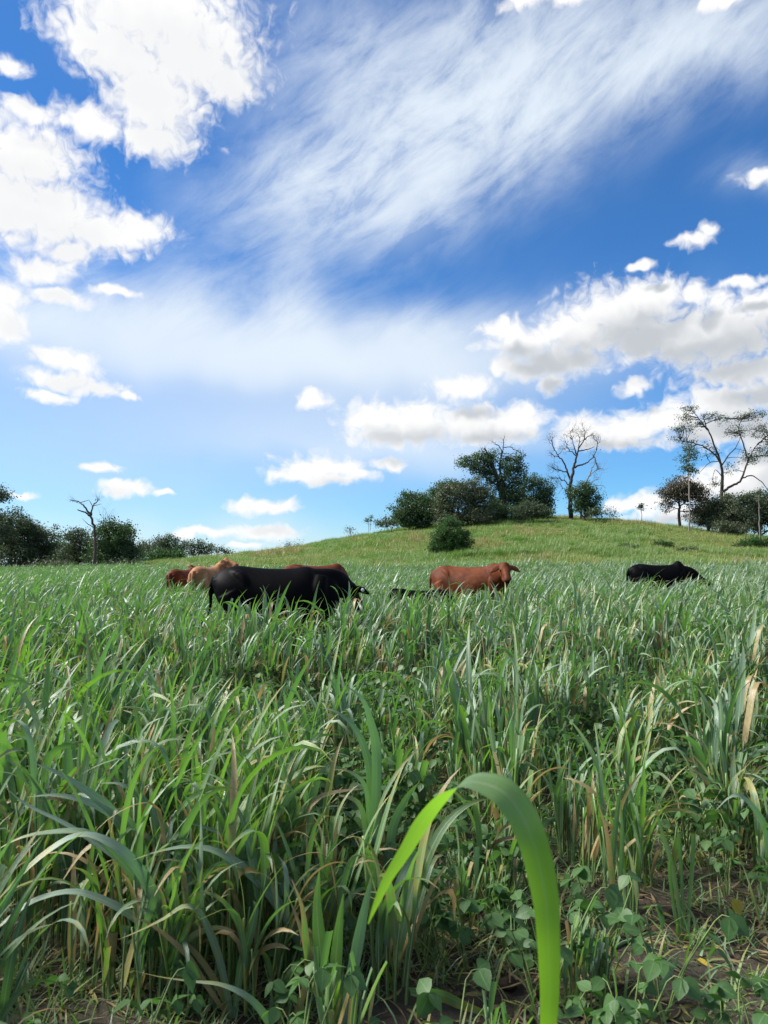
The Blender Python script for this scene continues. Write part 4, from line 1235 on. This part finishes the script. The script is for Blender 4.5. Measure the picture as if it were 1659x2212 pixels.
def spread():
    """where each clump of the crop stands: x, y, kind, size"""
    r = np.random.default_rng(33)
    out = []
    for lo, hi, gap in ((2.05, 8.0, .255), (8.0, 22.0, .33), (22.0, 60.0, .40)):
        gx = np.arange(-44, 40, gap); gy = np.arange(lo, hi, gap)
        X, Y = np.meshgrid(gx, gy)
        X = X.ravel() + r.uniform(-.5, .5, X.size) * gap; Y = Y.ravel() + r.uniform(-.5, .5, Y.size) * gap
        keep = (np.abs(X) < Y * .80 + .9) & (Y < field_edge(X)) & ~near_cow(X, Y)
        X, Y = X[keep], Y[keep]
        b, l = bare_zone(X, Y), bean_zone(X, Y)
        patch = vnoise(X * 1.1, Y * .9, 3)
        dens = np.where(Y < 9, .16 + .85 * patch, .90)
        dens = np.maximum(dens * (1 - .97 * b), .30 * b) * (1 - .80 * l) * np.where((X < -.3) & (Y < 4.6), 1.35, 1.)
        keep = (r.random(len(X)) < dens) & (g2(X, Y, .20, 2.40, .32, .24) < .45)
        X, Y = X[keep], Y[keep]
        n = len(X)
        u = r.random(n)
        l = bean_zone(X, Y); b = bare_zone(X, Y)
        cutp = np.where(Y < 8, .26 + .3 * vnoise(X * .8, Y * .8, 8), .10) * np.where(X < -.35, .55, 1.25)
        cutp = np.clip(cutp + .5 * l + .7 * b, 0, .95)
        k = r.choice(list(K_TALL), n)
        k = np.where(u < cutp, r.choice(list(K_CUT), n), k)
        lush = (r.random(n) < np.where((X < .2) & (Y < 6), .42, .14)) & (u >= cutp)
        k = np.where(lush, r.choice(list(K_LUSH), n), k)
        k = np.where((r.random(n) < np.where(Y < 8, .15, .04)), r.choice(list(K_DRY), n), k)
        s = np.interp(Y, [2, 5, 9, 14, 30], [.84, .90, .94, .93, .92]) * r.normal(1, .10, n) * (.84 + .32 * vnoise(X * .6, Y * .6, 17)) * np.where(r.random(n) < .08, 1.22, 1.)
        front = (X > .22) & (Y < 3.0)                    # grazed right down beside the bare patch
        k = np.where(front & ((k < 17) | (k > 24)), r.choice(list(K_CUT), n), k)
        s = np.where(front, s * .62, s)
        far = Y > 12.5
        s = np.where(g2(X, Y, .5, 13.0, .8, .6) > .4, s * 1.22, s)
        k = np.where(far & (r.random(n) < np.clip((Y - 12) / 6, 0, .9)), 100 + r.integers(0, len(FAR), n), k)
        out.append(np.stack([X, Y, k, np.clip(s, .42, 1.25)], 1))
    # the tall stand at the lower left, clump by clump: picture position of the foot, kind, size
    stand = [(300, 2150, 12, .98), (420, 2110, 13, 1.0), (515, 2160, 14, .95), (225, 2050, 15, 1.0), (565, 2050, 16, .98), (120, 2070, 0, 1.0), (640, 2110, 17, .9), (430, 2000, 12, 1.02), (330, 1960, 14, 1.0), (500, 1930, 13, 1.0), (60, 1980, 3, .95),
             (600, 1930, 15, .95), (250, 1880, 16, 1.05), (400, 1860, 5, 1.0), (700, 2150, 12, .72), (150, 1850, 14, 1.05), (540, 1850, 7, 1.0), (20, 1860, 13, 1.0), (690, 2020, 18, .9), (560, 2200, 26, .8), (400, 2210, 25, .8), (250, 2200, 19, .8), (640, 1980, 27, .9),
             (1235, 2190, 18, .62), (1275, 2200, 20, .6), (960, 2050, 19, .72), (1020, 2040, 21, .70), (1070, 2030, 22, .72)]
    for a, b, k, s in stand:
        g_ = ray(a, b)
        t = -CAM_H / g_.z
        out.append(np.array([[g_.x * t, g_.y * t, k, s]]))
    return np.concatenate(out)

CROP = spread()

def in_frame(x, y, z):
    """picture position of a point, and whether the picture holds it"""
    dx, dy, dz = x, y, z - CAM_H
    f = dy * COS_P + dz * SIN_P; u = -dy * SIN_P + dz * COS_P
    px = CX + FPX * dx / f; py = CY - FPX * u / f
    return px, py

def where(px, d, x):
    """words for a stretch of the foreground that one can find in the picture"""
    if d < 3.6:
        return 'in the lower left corner' if px < 330 else 'left of the big leaf' if px < 830 else 'beside the big leaf' if px < 1230 else 'on the bare patch'
    if d < 5.2:
        return 'at the left edge' if px < 300 else 'behind the tall single stalk' if px < 830 else 'just behind the big leaf' if px < 1230 else 'behind the bare patch'
    return 'in the dense left stand' if px < 480 else 'in front of the big black cow' if px < 830 else 'in front of the brown cow' if px < 1230 else 'in front of the far black cow'

def build_crop():
    r = np.random.default_rng(44)
    X, Y, K, S = CROP.T
    Z = H(X, Y)
    px, py = in_frame(X, Y, Z + .45)
    inside = (px > -60) & (px < 1720) & (py < 2330) & (K < 100)
    order = np.argsort(np.where(inside, np.hypot(X, Y), 1e9))
    near = order[:300]
    isnear = np.zeros(len(X), bool); isnear[near] = True
    made = {}
    first = {}
    rot = r.normal(0, .75, len(X))
    look = {}
    for rank, i in enumerate(near):
        k = int(K[i])
        fine = rank < 150
        if k in K_CUT:
            name, label, group = 'grazed_sorghum', 'bitten off forage sorghum clump with blunt green stalks', 'grazed sorghum clumps'
        elif k in K_LUSH:
            name, label, group = 'sorghum_plant', 'bright green fine leaved forage sorghum clump standing upright', 'bright green sorghum clumps'
        elif k in K_DRY:
            name, label, group = 'sorghum_plant', 'yellowing forage sorghum clump with straw coloured blades', 'yellowing sorghum clumps'
        else:
            name, label, group = 'sorghum_plant', 'grey green forage sorghum clump with long arching blades', 'grey green sorghum clumps'
        wh = where(px[i], Y[i], X[i])
        label += ' ' + wh; group += ' ' + wh
        loc = (X[i], Y[i], Z[i])
        if fine:
            root = obj(name, None, None, loc)
            root.empty_display_size = .1
            if k not in made:
                made[k] = pieces(*KINDS[k])
            for n, me in made[k]:
                obj(n, me, root)
        else:
            if k not in first:
                first[k] = joined(KINDS[k][0], SM, name)
            root = obj(name, first[k], None, loc)
        root.rotation_euler = (0, 0, rot[i])
        root.scale = (S[i],) * 3
        tag(root, label, 'plant', group)
    rest = ~isnear
    meshes = [first[k] if k in first else joined(KINDS[k][0], SM, 'sorghum_plant') for k in range(len(KINDS))] + [joined(p, SM, 'sorghum_plant') for p in FAR]
    idx = np.where(K >= 100, K - 100 + len(KINDS), K)[rest]
    rr = np.where(K >= 100, rot * .6, rot)[rest]
    tl = np.stack([r.normal(0, .06, rest.sum()), r.normal(0, .06, rest.sum())], 1)
    scatter('sorghum_crop', np.stack([X, Y, Z], 1)[rest], rr, S[rest], idx, meshes, 'grey green forage sorghum crop filling the field behind the nearest clumps', 'crop', tl)
    # legumes
    rb = np.random.default_rng(55)
    n = 5200
    d = np.sqrt(rb.uniform(2.0 ** 2, 13.0 ** 2, n)); a = rb.uniform(-.62, .62, n)
    x, y = d * np.sin(a), d * np.cos(a)
    p = np.clip(.30 + .80 * bean_zone(x, y), 0, 1) * (1 - .35 * bare_zone(x, y)) * np.where(y < 9, 1., .6) * np.where((x < -.35) & (y < 3.3), .45, 1.)
    keep = (rb.random(n) < p) & ~near_cow(x, y) & (g2(x, y, .20, 2.42, .34, .26) < .45)
    x, y = x[keep], y[keep]
    z = H(x, y)
    px, py = in_frame(x, y, z + .15)
    inside = (px > -20) & (px < 1680) & (py < 2260)
    order = np.argsort(np.where(inside, np.hypot(x, y), 1e9))[:170]
    nr = np.zeros(len(x), bool); nr[order] = True
    k = rb.integers(0, len(BEANS), len(x)); s = rb.uniform(.7, 1.25, len(x)); ro = rb.uniform(0, 6.28, len(x))
    made = {}
    for i in order:
        q = int(k[i])
        if q not in made:
            made[q] = pieces(BEANS[q], BM)
        root = obj('bean_plant', None, None, (x[i], y[i], z[i]))
        root.empty_display_size = .05
        root.rotation_euler = (0, 0, ro[i]); root.scale = (s[i],) * 3
        wh = where(px[i], y[i], x[i])
        tag(root, 'low bean plant with broad oval leaves ' + wh, 'plant', 'bean plants ' + wh)
        for nme, me in made[q]:
            obj(nme, me, root)
    scatter('bean_ground_cover', np.stack([x, y, z], 1)[~nr], ro[~nr], s[~nr], k[~nr], [joined(b, BM, 'bean_plant') for b in BEANS], 'broad leaved bean plants covering the soil under the crop', 'ground cover')
build_crop()

# ---------------------------------------------------------------- undergrowth and litter on the soil
def litter():
    r = np.random.default_rng(66)
    kinds = []
    for i in range(5):
        mb = MB()
        for _ in range(7):
            b = (r.normal(0, .12), r.normal(0, .12), r.uniform(.004, .03))
            blade(mb, b, r.uniform(0, 6.28), r.normal(.03, .08), r.uniform(.06, .24), r.uniform(.004, .015), r.normal(.1, .15), 4, 1.4, r.normal(0, .8), r.normal(0, 1.2), 1., (r.random(), r.uniform(.3, 1), 0), .2)
        kinds.append(mb.mesh('straw', M_STRAW))
    n = 1700
    d = np.sqrt(r.uniform(1.9 ** 2, 9. ** 2, n)); a = r.uniform(-.62, .62, n)
    x, y = d * np.sin(a), d * np.cos(a)
    scatter('straw_litter', np.stack([x, y, H(x, y)], 1), r.uniform(0, 6.28, n), r.uniform(.6, 1.2, n), r.integers(0, 5, n), kinds, 'dry straw and dead leaf bits lying on the brown soil', 'litter')
    # short fine weeds
    kinds = []
    for i in range(4):
        mb = MB()
        for _ in range(26):
            b = (r.normal(0, .05), r.normal(0, .05), -.01)
            blade(mb, b, r.uniform(0, 6.28), r.uniform(.5, 1.35), r.uniform(.05, .16), r.uniform(.003, .008), r.uniform(.2, 1.6), 4, 1.5, 0, 0, 1., (r.random(), max(0, r.normal(.08, .15)), r.random()), .1)
        kinds.append(mb.mesh('weed', M_CROP))
    n = 4200
    d = np.sqrt(r.uniform(1.9 ** 2, 10. ** 2, n)); a = r.uniform(-.62, .62, n)
    x, y = d * np.sin(a), d * np.cos(a)
    keep = (r.random(n) > bare_zone(x, y) * .9) & (g2(x, y, .20, 2.40, .32, .24) < .5)
    x, y = x[keep], y[keep]
    scatter('fine_weeds', np.stack([x, y, H(x, y)], 1), r.uniform(0, 6.28, len(x)), r.uniform(.6, 1.5, len(x)), r.integers(0, 4, len(x)), kinds, 'short fine weeds sprouting between the crop stalks', 'weeds')
    # clods
    kinds = []
    m = mat_plain('soil_clod', (.055, .040, .029), .95, .1, .5, 60.)
    for i in range(4):
        mb = MB()
        Q = np.array([(0, 0, -.6 + .3 * j) for j in range(5)], float)
        th = np.arange(8) * 2 * np.pi / 8
        rad = np.array([.45, .9, 1., .8, .3])
        ring = np.stack([np.stack([np.cos(th) * q * (1 + r.normal(0, .14, 8)), np.sin(th) * q * (1 + r.normal(0, .14, 8)), np.full(8, z_) + r.normal(0, .08, 8)], 1) for q, z_ in zip(rad, Q[:, 2])])
        ii = np.arange(4)[:, None] * 8; jj = np.arange(8)[None]; j2 = (jj + 1) % 8
        f = np.stack([ii + jj, ii + j2, ii + 8 + j2, ii + 8 + jj], -1).reshape(-1, 4)
        f = np.concatenate([f, [[32, 33, 34, 35], [32, 35, 36, 37], [32, 37, 38, 39]]])
        mb.add(ring.reshape(-1, 3), f)
        kinds.append(mb.mesh('clod', m))
    n = 2600
    d = np.sqrt(r.uniform(1.9 ** 2, 7. ** 2, n)); a = r.uniform(-.62, .62, n)
    x, y = d * np.sin(a), d * np.cos(a)
    scatter('soil_clods', np.stack([x, y, H(x, y)], 1), r.uniform(0, 6.28, n), np.abs(r.normal(0, .012, n)) + .005, r.integers(0, 4, n), kinds, 'crumbly brown soil clods on the bare patches', 'clods')
litter()

# ---------------------------------------------------------------- plants one recognises in the foreground
def px_leaf(mb, pts, width_px, depth, tint, twist=(0., 0.), fold=.2, n=22, profile=None, grad=None):
    """blade along a picture path at its own distance; twist in turns of the surface about the blade (radians from facing the camera)"""
    pts = np.asarray(pts, float)
    if pts.shape[1] == 2:
        pts = np.c_[pts, np.linspace(depth[0], depth[1], len(pts))]
    Q = smooth_path(pts, n)
    P = np.array([np.array(at(*q)) for q in Q])
    T = np.gradient(P, axis=0); T /= np.linalg.norm(T, axis=1)[:, None]
    view = np.array(cam.location) - P; view /= np.linalg.norm(view, axis=1)[:, None]
    S = np.cross(view, T); S /= np.linalg.norm(S, axis=1)[:, None]
    D = np.cross(T, S)
    if np.ndim(twist[0]):
        ph = np.interp(np.linspace(0, 1, n), [a for a, _ in twist], [b for _, b in twist])[:, None]
    else:
        ph = np.linspace(twist[0], twist[1], n)[:, None]
    Wd = S * np.cos(ph) + D * np.sin(ph)
    N = np.cross(T, Wd)
    t = np.linspace(0, 1, n)
    if profile is None:
        prof = np.where(t < .25, .55 + .45 * t / .25, np.where(t < .55, 1., np.clip((1 - t) / .45, 0, 1) ** .75))
    else:
        prof = np.interp(t, [a for a, _ in profile], [b for _, b in profile])
    hw = prof * width_px * .5 * Q[:, 2] / FPX
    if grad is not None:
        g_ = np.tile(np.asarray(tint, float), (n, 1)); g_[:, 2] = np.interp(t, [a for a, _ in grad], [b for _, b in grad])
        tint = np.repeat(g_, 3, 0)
    ribbon(mb, P, Wd * np.maximum(hw, .0008)[:, None], N, tint, fold)
    return P

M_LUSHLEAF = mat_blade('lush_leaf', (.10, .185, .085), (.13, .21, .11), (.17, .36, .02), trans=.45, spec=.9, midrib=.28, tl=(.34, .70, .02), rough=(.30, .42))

def feature(name, label, root_px, depth, blades, group=None, stem_top=None, stem_r=.008, mat=None):
    """a plant whose blades follow the picture; root_px: picture x of its foot"""
    bx = (root_px - CX) / FPX * depth
    base = np.array([bx, depth, hz(bx, depth)])
    root = obj(name, None, None, base)
    root.empty_display_size = .1
    tag(root, label, 'plant', group)
    off = Matrix.Translation(Vector(-base))
    if stem_top is not None:
        st = MB()
        top = np.array(at(*stem_top))
        mid = (base + top) * .5 + np.array([.02, 0, 0])
        tube(st, smooth_path([base - np.array([0, 0, .03]), mid, top], 10), np.linspace(stem_r, stem_r * .6, 10), 7, (.5, .05, .3))
        me = st.mesh('stem', M_STEM); me.transform(off)
        obj('stem', me, root)
    for b in blades:
        mb = MB()
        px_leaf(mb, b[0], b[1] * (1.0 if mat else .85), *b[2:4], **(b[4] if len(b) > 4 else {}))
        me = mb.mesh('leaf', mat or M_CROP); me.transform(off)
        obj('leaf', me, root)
    return root

PI = math.pi
# the leaf that arches in front of the lens, on a plant whose foot stands below the picture
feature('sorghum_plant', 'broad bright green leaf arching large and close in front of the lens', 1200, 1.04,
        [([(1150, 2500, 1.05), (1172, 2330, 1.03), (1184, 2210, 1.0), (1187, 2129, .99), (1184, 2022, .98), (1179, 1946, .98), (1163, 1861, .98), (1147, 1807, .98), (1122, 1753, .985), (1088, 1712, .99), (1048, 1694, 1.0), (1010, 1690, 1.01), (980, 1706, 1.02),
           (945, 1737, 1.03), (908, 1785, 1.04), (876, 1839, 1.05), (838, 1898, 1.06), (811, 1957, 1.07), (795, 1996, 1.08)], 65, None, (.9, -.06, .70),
          dict(twist=[(0, .25), (.40, .12), (.50, .4), (.58, .95), (.645, 1.5), (.70, 2.0), (.78, 2.55), (1., 2.9)], fold=.10, n=60, grad=[(0, 1.), (.3, .8), (.45, .4), (.6, .15), (.7, .6), (1., .9)],  # grey sky sheen near the apex is painted into the leaf colour
               profile=[(0, .4), (.1, .5), (.2, .70), (.32, .92), (.45, 1.0), (.58, .98), (.68, .78), (.76, .62), (.84, .46), (.92, .26), (1., .02)])),
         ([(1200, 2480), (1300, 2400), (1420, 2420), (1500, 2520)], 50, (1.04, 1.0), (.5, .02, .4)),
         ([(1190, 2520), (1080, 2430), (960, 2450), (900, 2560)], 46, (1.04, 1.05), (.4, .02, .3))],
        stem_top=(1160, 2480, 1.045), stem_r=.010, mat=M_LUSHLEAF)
# lower left: long arching grey blades
feature('sorghum_plant', 'star of pale blades with dry streaks arching over the lower left', 335, 2.75,
        [([(318, 1965), (300, 1880), (272, 1810), (240, 1752), (180, 1704), (120, 1668), (72, 1648)], 27, (2.75, 2.55), (.95, .02, .05), dict(twist=(.2, 1.0))),
         ([(305, 1900), (275, 1812), (246, 1765), (190, 1733), (120, 1718), (58, 1722)], 22, (2.75, 2.5), (.9, .06, .0), dict(twist=(.2, 1.0))),
         ([(330, 1960), (322, 1880), (300, 1810), (270, 1764), (250, 1752), (240, 1800)], 20, (2.75, 2.6), (.8, .10, .0), dict(twist=(.0, 1.1))),
         ([(420, 1950), (400, 1880), (360, 1800), (310, 1730), (262, 1695), (214, 1692)], 24, (2.8, 2.7), (.7, .02, .1), dict(twist=(.3, 1.1))),
         ([(300, 1960), (262, 1880), (230, 1820), (180, 1840), (130, 1910)], 18, (2.75, 2.6), (.3, .75, .2), dict(twist=(.5, .9)))], stem_top=(325, 1935, 2.75))
feature('sorghum_plant', 'whitish blade with scorched streaks bending down to the left picture edge', 390, 2.5,
        [([(400, 2110), (352, 1985), (315, 1905), (270, 1846), (215, 1812), (165, 1806), (110, 1835), (55, 1880), (-10, 1950)], 36, (2.5, 2.25), (1., .17, .0), dict(twist=[(0, .2), (.45, 1.0), (.6, 1.25), (1, .6)])),
         ([(390, 2080), (330, 1950), (250, 1850), (190, 1800), (110, 1798), (40, 1812), (-30, 1850)], 20, (2.5, 2.35), (.6, .12, .3), dict(twist=(.3, 1.2))),
         ([(380, 2090), (300, 1990), (180, 1930), (90, 1940), (30, 1975), (-20, 2020)], 24, (2.5, 2.3), (1., .10, .0), dict(twist=[(0, .2), (.5, 1.1), (1, .7)])),
         ([(395, 2100), (380, 2010), (330, 1925), (260, 1860), (150, 1785), (60, 1740), (10, 1700)], 18, (2.5, 2.5), (.7, .0, .0), dict(twist=(.4, .9)))], stem_top=(400, 2095, 2.5))
feature('sorghum_plant', 'smooth grey green blade arching left across the middle of the left foreground', 690, 2.65,
        [([(690, 2130), (640, 2020), (590, 1940), (530, 1880), (470, 1842), (410, 1830), (350, 1838), (285, 1858)], 30, (2.65, 2.4), (.9, .04, .05), dict(twist=[(0, .1), (.6, 1.05), (1, 1.25)])),
         ([(680, 2130), (640, 2030), (560, 1900), (500, 1820), (450, 1790), (385, 1772)], 22, (2.65, 2.6), (.6, .0, .2), dict(twist=(.1, 1.1))),
         ([(690, 2120), (700, 2010), (730, 1920), (770, 1850), (805, 1790)], 24, (2.65, 2.7), (.8, .02, .0), dict(twist=(.2, .5)))], stem_top=(688, 2120, 2.65))
feature('sorghum_plant', 'clump with a yellow streaked leaf hooking over in the lower left', 480, 2.42,
        [([(500, 2200), (478, 2090), (450, 2010), (425, 1968), (395, 1960), (355, 1985), (300, 2012), (255, 2030)], 24, (2.42, 2.25), (.9, .24, .1), dict(twist=[(0, .2), (.5, 1.1), (1, 1.3)])),
         ([(500, 2200), (470, 2130), (430, 2070), (390, 2030), (355, 2020)], 16, (2.42, 2.4), (.3, .5, .2), dict(twist=(.3, .9))),
         ([(505, 2200), (520, 2090), (540, 2020), (552, 1965), (548, 1945)], 20, (2.42, 2.5), (.4, .0, .6), dict(twist=(.1, .4))),
         ([(495, 2200), (440, 2120), (400, 2060), (330, 2000), (280, 1980)], 14, (2.42, 2.3), (.2, .8, .2), dict(twist=(.3, .8)))], stem_top=(500, 2195, 2.42))
feature('sorghum_plant', 'straw white blade lying out to the left at the bottom edge', 600, 2.3,
        [([(620, 2330), (585, 2220), (540, 2160), (480, 2130), (420, 2122), (350, 2112), (280, 2095)], 24, (2.3, 2.1), (1., .22, .0), dict(twist=[(0, .2), (.5, 1.2), (1, 1.5)])),
         ([(620, 2330), (640, 2200), (665, 2100), (650, 2010), (618, 1925)], 17, (2.3, 2.35), (.6, .9, .0), dict(twist=(.1, .6))),
         ([(610, 2330), (560, 2260), (500, 2240), (440, 2270)], 22, (2.3, 2.2), (.7, .0, .1), dict(twist=(.2, 1.1)))], stem_top=(616, 2310, 2.3))
# tall single stalk left of the big leaf
feature('sorghum_plant', 'tall upright sorghum with pale midribs standing just left of the big leaf', 812, 3.35,
        [([(812, 1960), (808, 1840), (812, 1720), (812, 1620), (800, 1560), (782, 1510), (745, 1480)], 26, (3.35, 3.2), (.9, .0, .1), dict(twist=[(0, .1), (.7, .5), (1, 1.0)])),
         ([(806, 1960), (796, 1840), (800, 1740), (796, 1650), (770, 1580), (730, 1540), (690, 1528)], 22, (3.35, 3.3), (.7, .0, .1), dict(twist=[(0, .1), (.6, .5), (1, 1.1)])),
         ([(818, 1980), (836, 1870), (850, 1780), (880, 1720), (905, 1690)], 24, (3.35, 3.4), (.6, .05, .1), dict(twist=(.2, .7))),
         ([(805, 1940), (790, 1800), (776, 1740), (740, 1720), (715, 1735)], 16, (3.35, 3.1), (1., .30, .0), dict(twist=(.2, 1.2))),
         ([(808, 1900), (798, 1780), (788, 1700), (755, 1668), (718, 1662)], 15, (3.35, 3.1), (1., .22, .0), dict(twist=(.2, 1.2))),
         ([(816, 1990), (822, 1880), (826, 1800), (824, 1740)], 14, (3.35, 3.3), (.5, .95, .0), dict(twist=(.1, .5)))], stem_top=(810, 1880, 3.35), stem_r=.010)
feature('sorghum_plant', 'stiff pale blade rising to a point left of the big leaf', 745, 2.35,
        [([(735, 2290), (752, 2150), (770, 2050), (788, 1960), (806, 1880)], 30, (2.35, 2.35), (.95, .10, .0), dict(twist=(.5, .2))),
         ([(725, 2290), (705, 2150), (690, 2040), (684, 1950), (690, 1880)], 34, (2.35, 2.4), (.3, .02, .7), dict(twist=(.2, .5))),
         ([(728, 2290), (722, 2150), (730, 2020), (742, 1930)], 30, (2.35, 2.3), (.4, .02, .6), dict(twist=(.3, .1))),
         ([(740, 2290), (700, 2180), (672, 2100), (660, 2030), (652, 1960), (630, 1900)], 22, (2.35, 2.3), (.8, .35, .2), dict(twist=(.2, .7)))], stem_top=(732, 2230, 2.35))
# right: blade bending over above the bare patch
feature('sorghum_plant', 'pale blade bending left above the bean leaves at the right edge', 1640, 3.3,
        [([(1640, 2000), (1660, 1880), (1655, 1800), (1630, 1750), (1600, 1722), (1575, 1724), (1545, 1752)], 22, (3.3, 3.1), (.9, .03, .0), dict(twist=[(0, .2), (.6, 1.0), (1, 1.2)])),
         ([(1645, 2000), (1680, 1880), (1690, 1780), (1670, 1690)], 22, (3.3, 3.3), (.6, .0, .2), dict(twist=(.2, .8)))], stem_top=(1643, 1960, 3.3))
feature('sorghum_plant', 'half stripped stalk with pointed tip leaning over the bare patch', 1330, 3.0,
        [([(1328, 2010), (1322, 1900), (1328, 1800), (1338, 1720), (1350, 1690)], 13, (3.0, 2.95), (.4, .0, .3), dict(twist=(.1, .5))),
         ([(1332, 2010), (1340, 1900), (1344, 1800), (1340, 1730)], 12, (3.0, 2.9), (.5, .0, .3), dict(twist=(.2, .4))),
         ([(1334, 2000), (1320, 1880), (1310, 1800), (1292, 1735)], 14, (3.0, 2.9), (.8, .5, .1), dict(twist=(.2, .8)))], stem_top=(1330, 1850, 3.0), stem_r=.010)
feature('sorghum_plant', 'stubby bitten clump with upright stalks right of the bare patch', 1475, 2.95,
        [([(1478, 2040), (1462, 1930), (1446, 1850), (1425, 1780), (1412, 1710)], 12, (2.95, 2.9), (.8, .25, .1), dict(twist=(.2, .6))),
         ([(1478, 2040), (1474, 1940), (1470, 1860), (1466, 1800)], 10, (2.95, 2.9), (.5, .0, .6), dict(twist=(.2, .3), profile=[(0, .7), (1, 1.)])),
         ([(1484, 2040), (1490, 1940), (1496, 1860), (1498, 1800)], 11, (2.95, 2.95), (.4, .0, .7), dict(twist=(.1, .4), profile=[(0, .7), (1, 1.)])),
         ([(1472, 2040), (1456, 1960), (1448, 1900), (1446, 1860)], 10, (2.95, 2.9), (.4, .0, .5), dict(twist=(.1, .4), profile=[(0, .7), (1, 1.)]))], stem_top=(1478, 1950, 2.95))
# bottom centre: fallen leaf with brown tip
def fallen(name, label, cat, pts, width, tint, mat, twist, group=None, stalk=False):
    P0 = np.mean([np.array(at(*p)) for p in pts], 0)
    mb = MB()
    if stalk:
        Q = smooth_path(np.array([np.array(at(*p)) for p in pts]), 8)
        tube(mb, Q, np.linspace(width, width * .85, 8), 6, tint, cap=True)
    else:
        px_leaf(mb, pts, width, None, tint, twist=twist)
    me = mb.mesh(name, mat); me.transform(Matrix.Translation(Vector(-P0)))
    tag(obj(name, me, None, P0), label, cat, group)

def gd(px, py, lift=.02):
    """picture position with the distance of the soil there, lifted a little"""
    d = (CAM_H - lift) / ((py - 1225.0) / FPX) if py > 1300 else 10.
    r_ = ray(px, py)
    t = (lift - CAM_H) / r_.z
    return (px, py, r_.y * t)

fallen('fallen_leaf', 'fallen leaf with brown dry end lying at the bottom left of the big leaf', 'leaf', [gd(885, 2140, .10), gd(920, 2144, .11), gd(960, 2150, .10), gd(1000, 2168, .09), gd(1050, 2188, .07), gd(1110, 2215, .04)], 34, (.6, .28, .2), M_CROP, (.8, 1.1))
for i, (a, b, w, lab) in enumerate([((1262, 2080, .05), (1340, 2020, .08), .0075, 'longest cut green stalk lying across the bare patch'), ((1320, 2050, .05), (1400, 2015, .06), .0065, 'cut green stalk lying right of the longest one'),
                                   ((1395, 2022, .03), (1445, 2014, .03), .006, 'short pale stalk end lying at the right of the bare patch'), ((1345, 2068, .03), (1372, 2058, .04), .007, 'stubby pale cut stalk piece below the longest stalk'),
                                   ((1345, 2098, .02), (1395, 2106, .02), .0045, 'thin pale stalk lying below the stubby piece'), ((1240, 2066, .02), (1310, 2050, .02), .004, 'thin green stem lying left of the cut stalks'),
                                   ((1455, 2080, .02), (1520, 2180, .03), .006, 'straw coloured stalk slanting to the lower right corner'), ((1180, 2180, .03), (1330, 2135, .02), .008, 'dull green stalk lying low at the bottom right'),
                                   ((1330, 2138, .02), (1430, 2165, .02), .008, 'dull green stalk continuing right along the bottom edge')]):
    m = M_STRAW if 'straw' in lab else M_STEM
    mid = ((a[0] + b[0]) / 2, (a[1] + b[1]) / 2 - 2, (a[2] + b[2]) / 2)
    fallen('fallen_stalk', lab, 'stalk', [gd(*a), gd(*mid), gd(*b)], w, (.8, .1 if m is M_STEM else .6, .3), m, None, stalk=True)
fallen('fallen_leaf', 'pale green torn blade pointing up from the litter at the lower right', 'leaf', [gd(1415, 2160, .02), gd(1440, 2110, .08), gd(1470, 2060, .14)], 16, (1., .05, .0), M_CROP, (.5, .8))
for i, (cx, cy, lab) in enumerate([(1583, 1942, 'single bright yellow dying bean leaf at the right'), (1500, 2085, 'crumpled yellow leaf in the litter near the cut stalks')]):
    mb = MB()
    c = np.array(at(*gd(cx, cy, .16 if i == 0 else .03)))
    oval_leaf(mb, np.zeros(3), np.array([.4, -.3, -.8 if i == 0 else .1]), np.array([.2, -.8, .6]), .062, .052, (.5, 1., 0))
    if i == 0:
        tube(mb, [np.array([0, 0, 0.]), np.array([-.02, .05, -.05]), np.array([-.03, .08, -.165])], [.002, .002, .002], 4, (.5, .3, 0))
    tag(obj('yellow_leaf', mb.mesh('yellow_leaf', M_BEAN), None, c), lab, 'leaf')
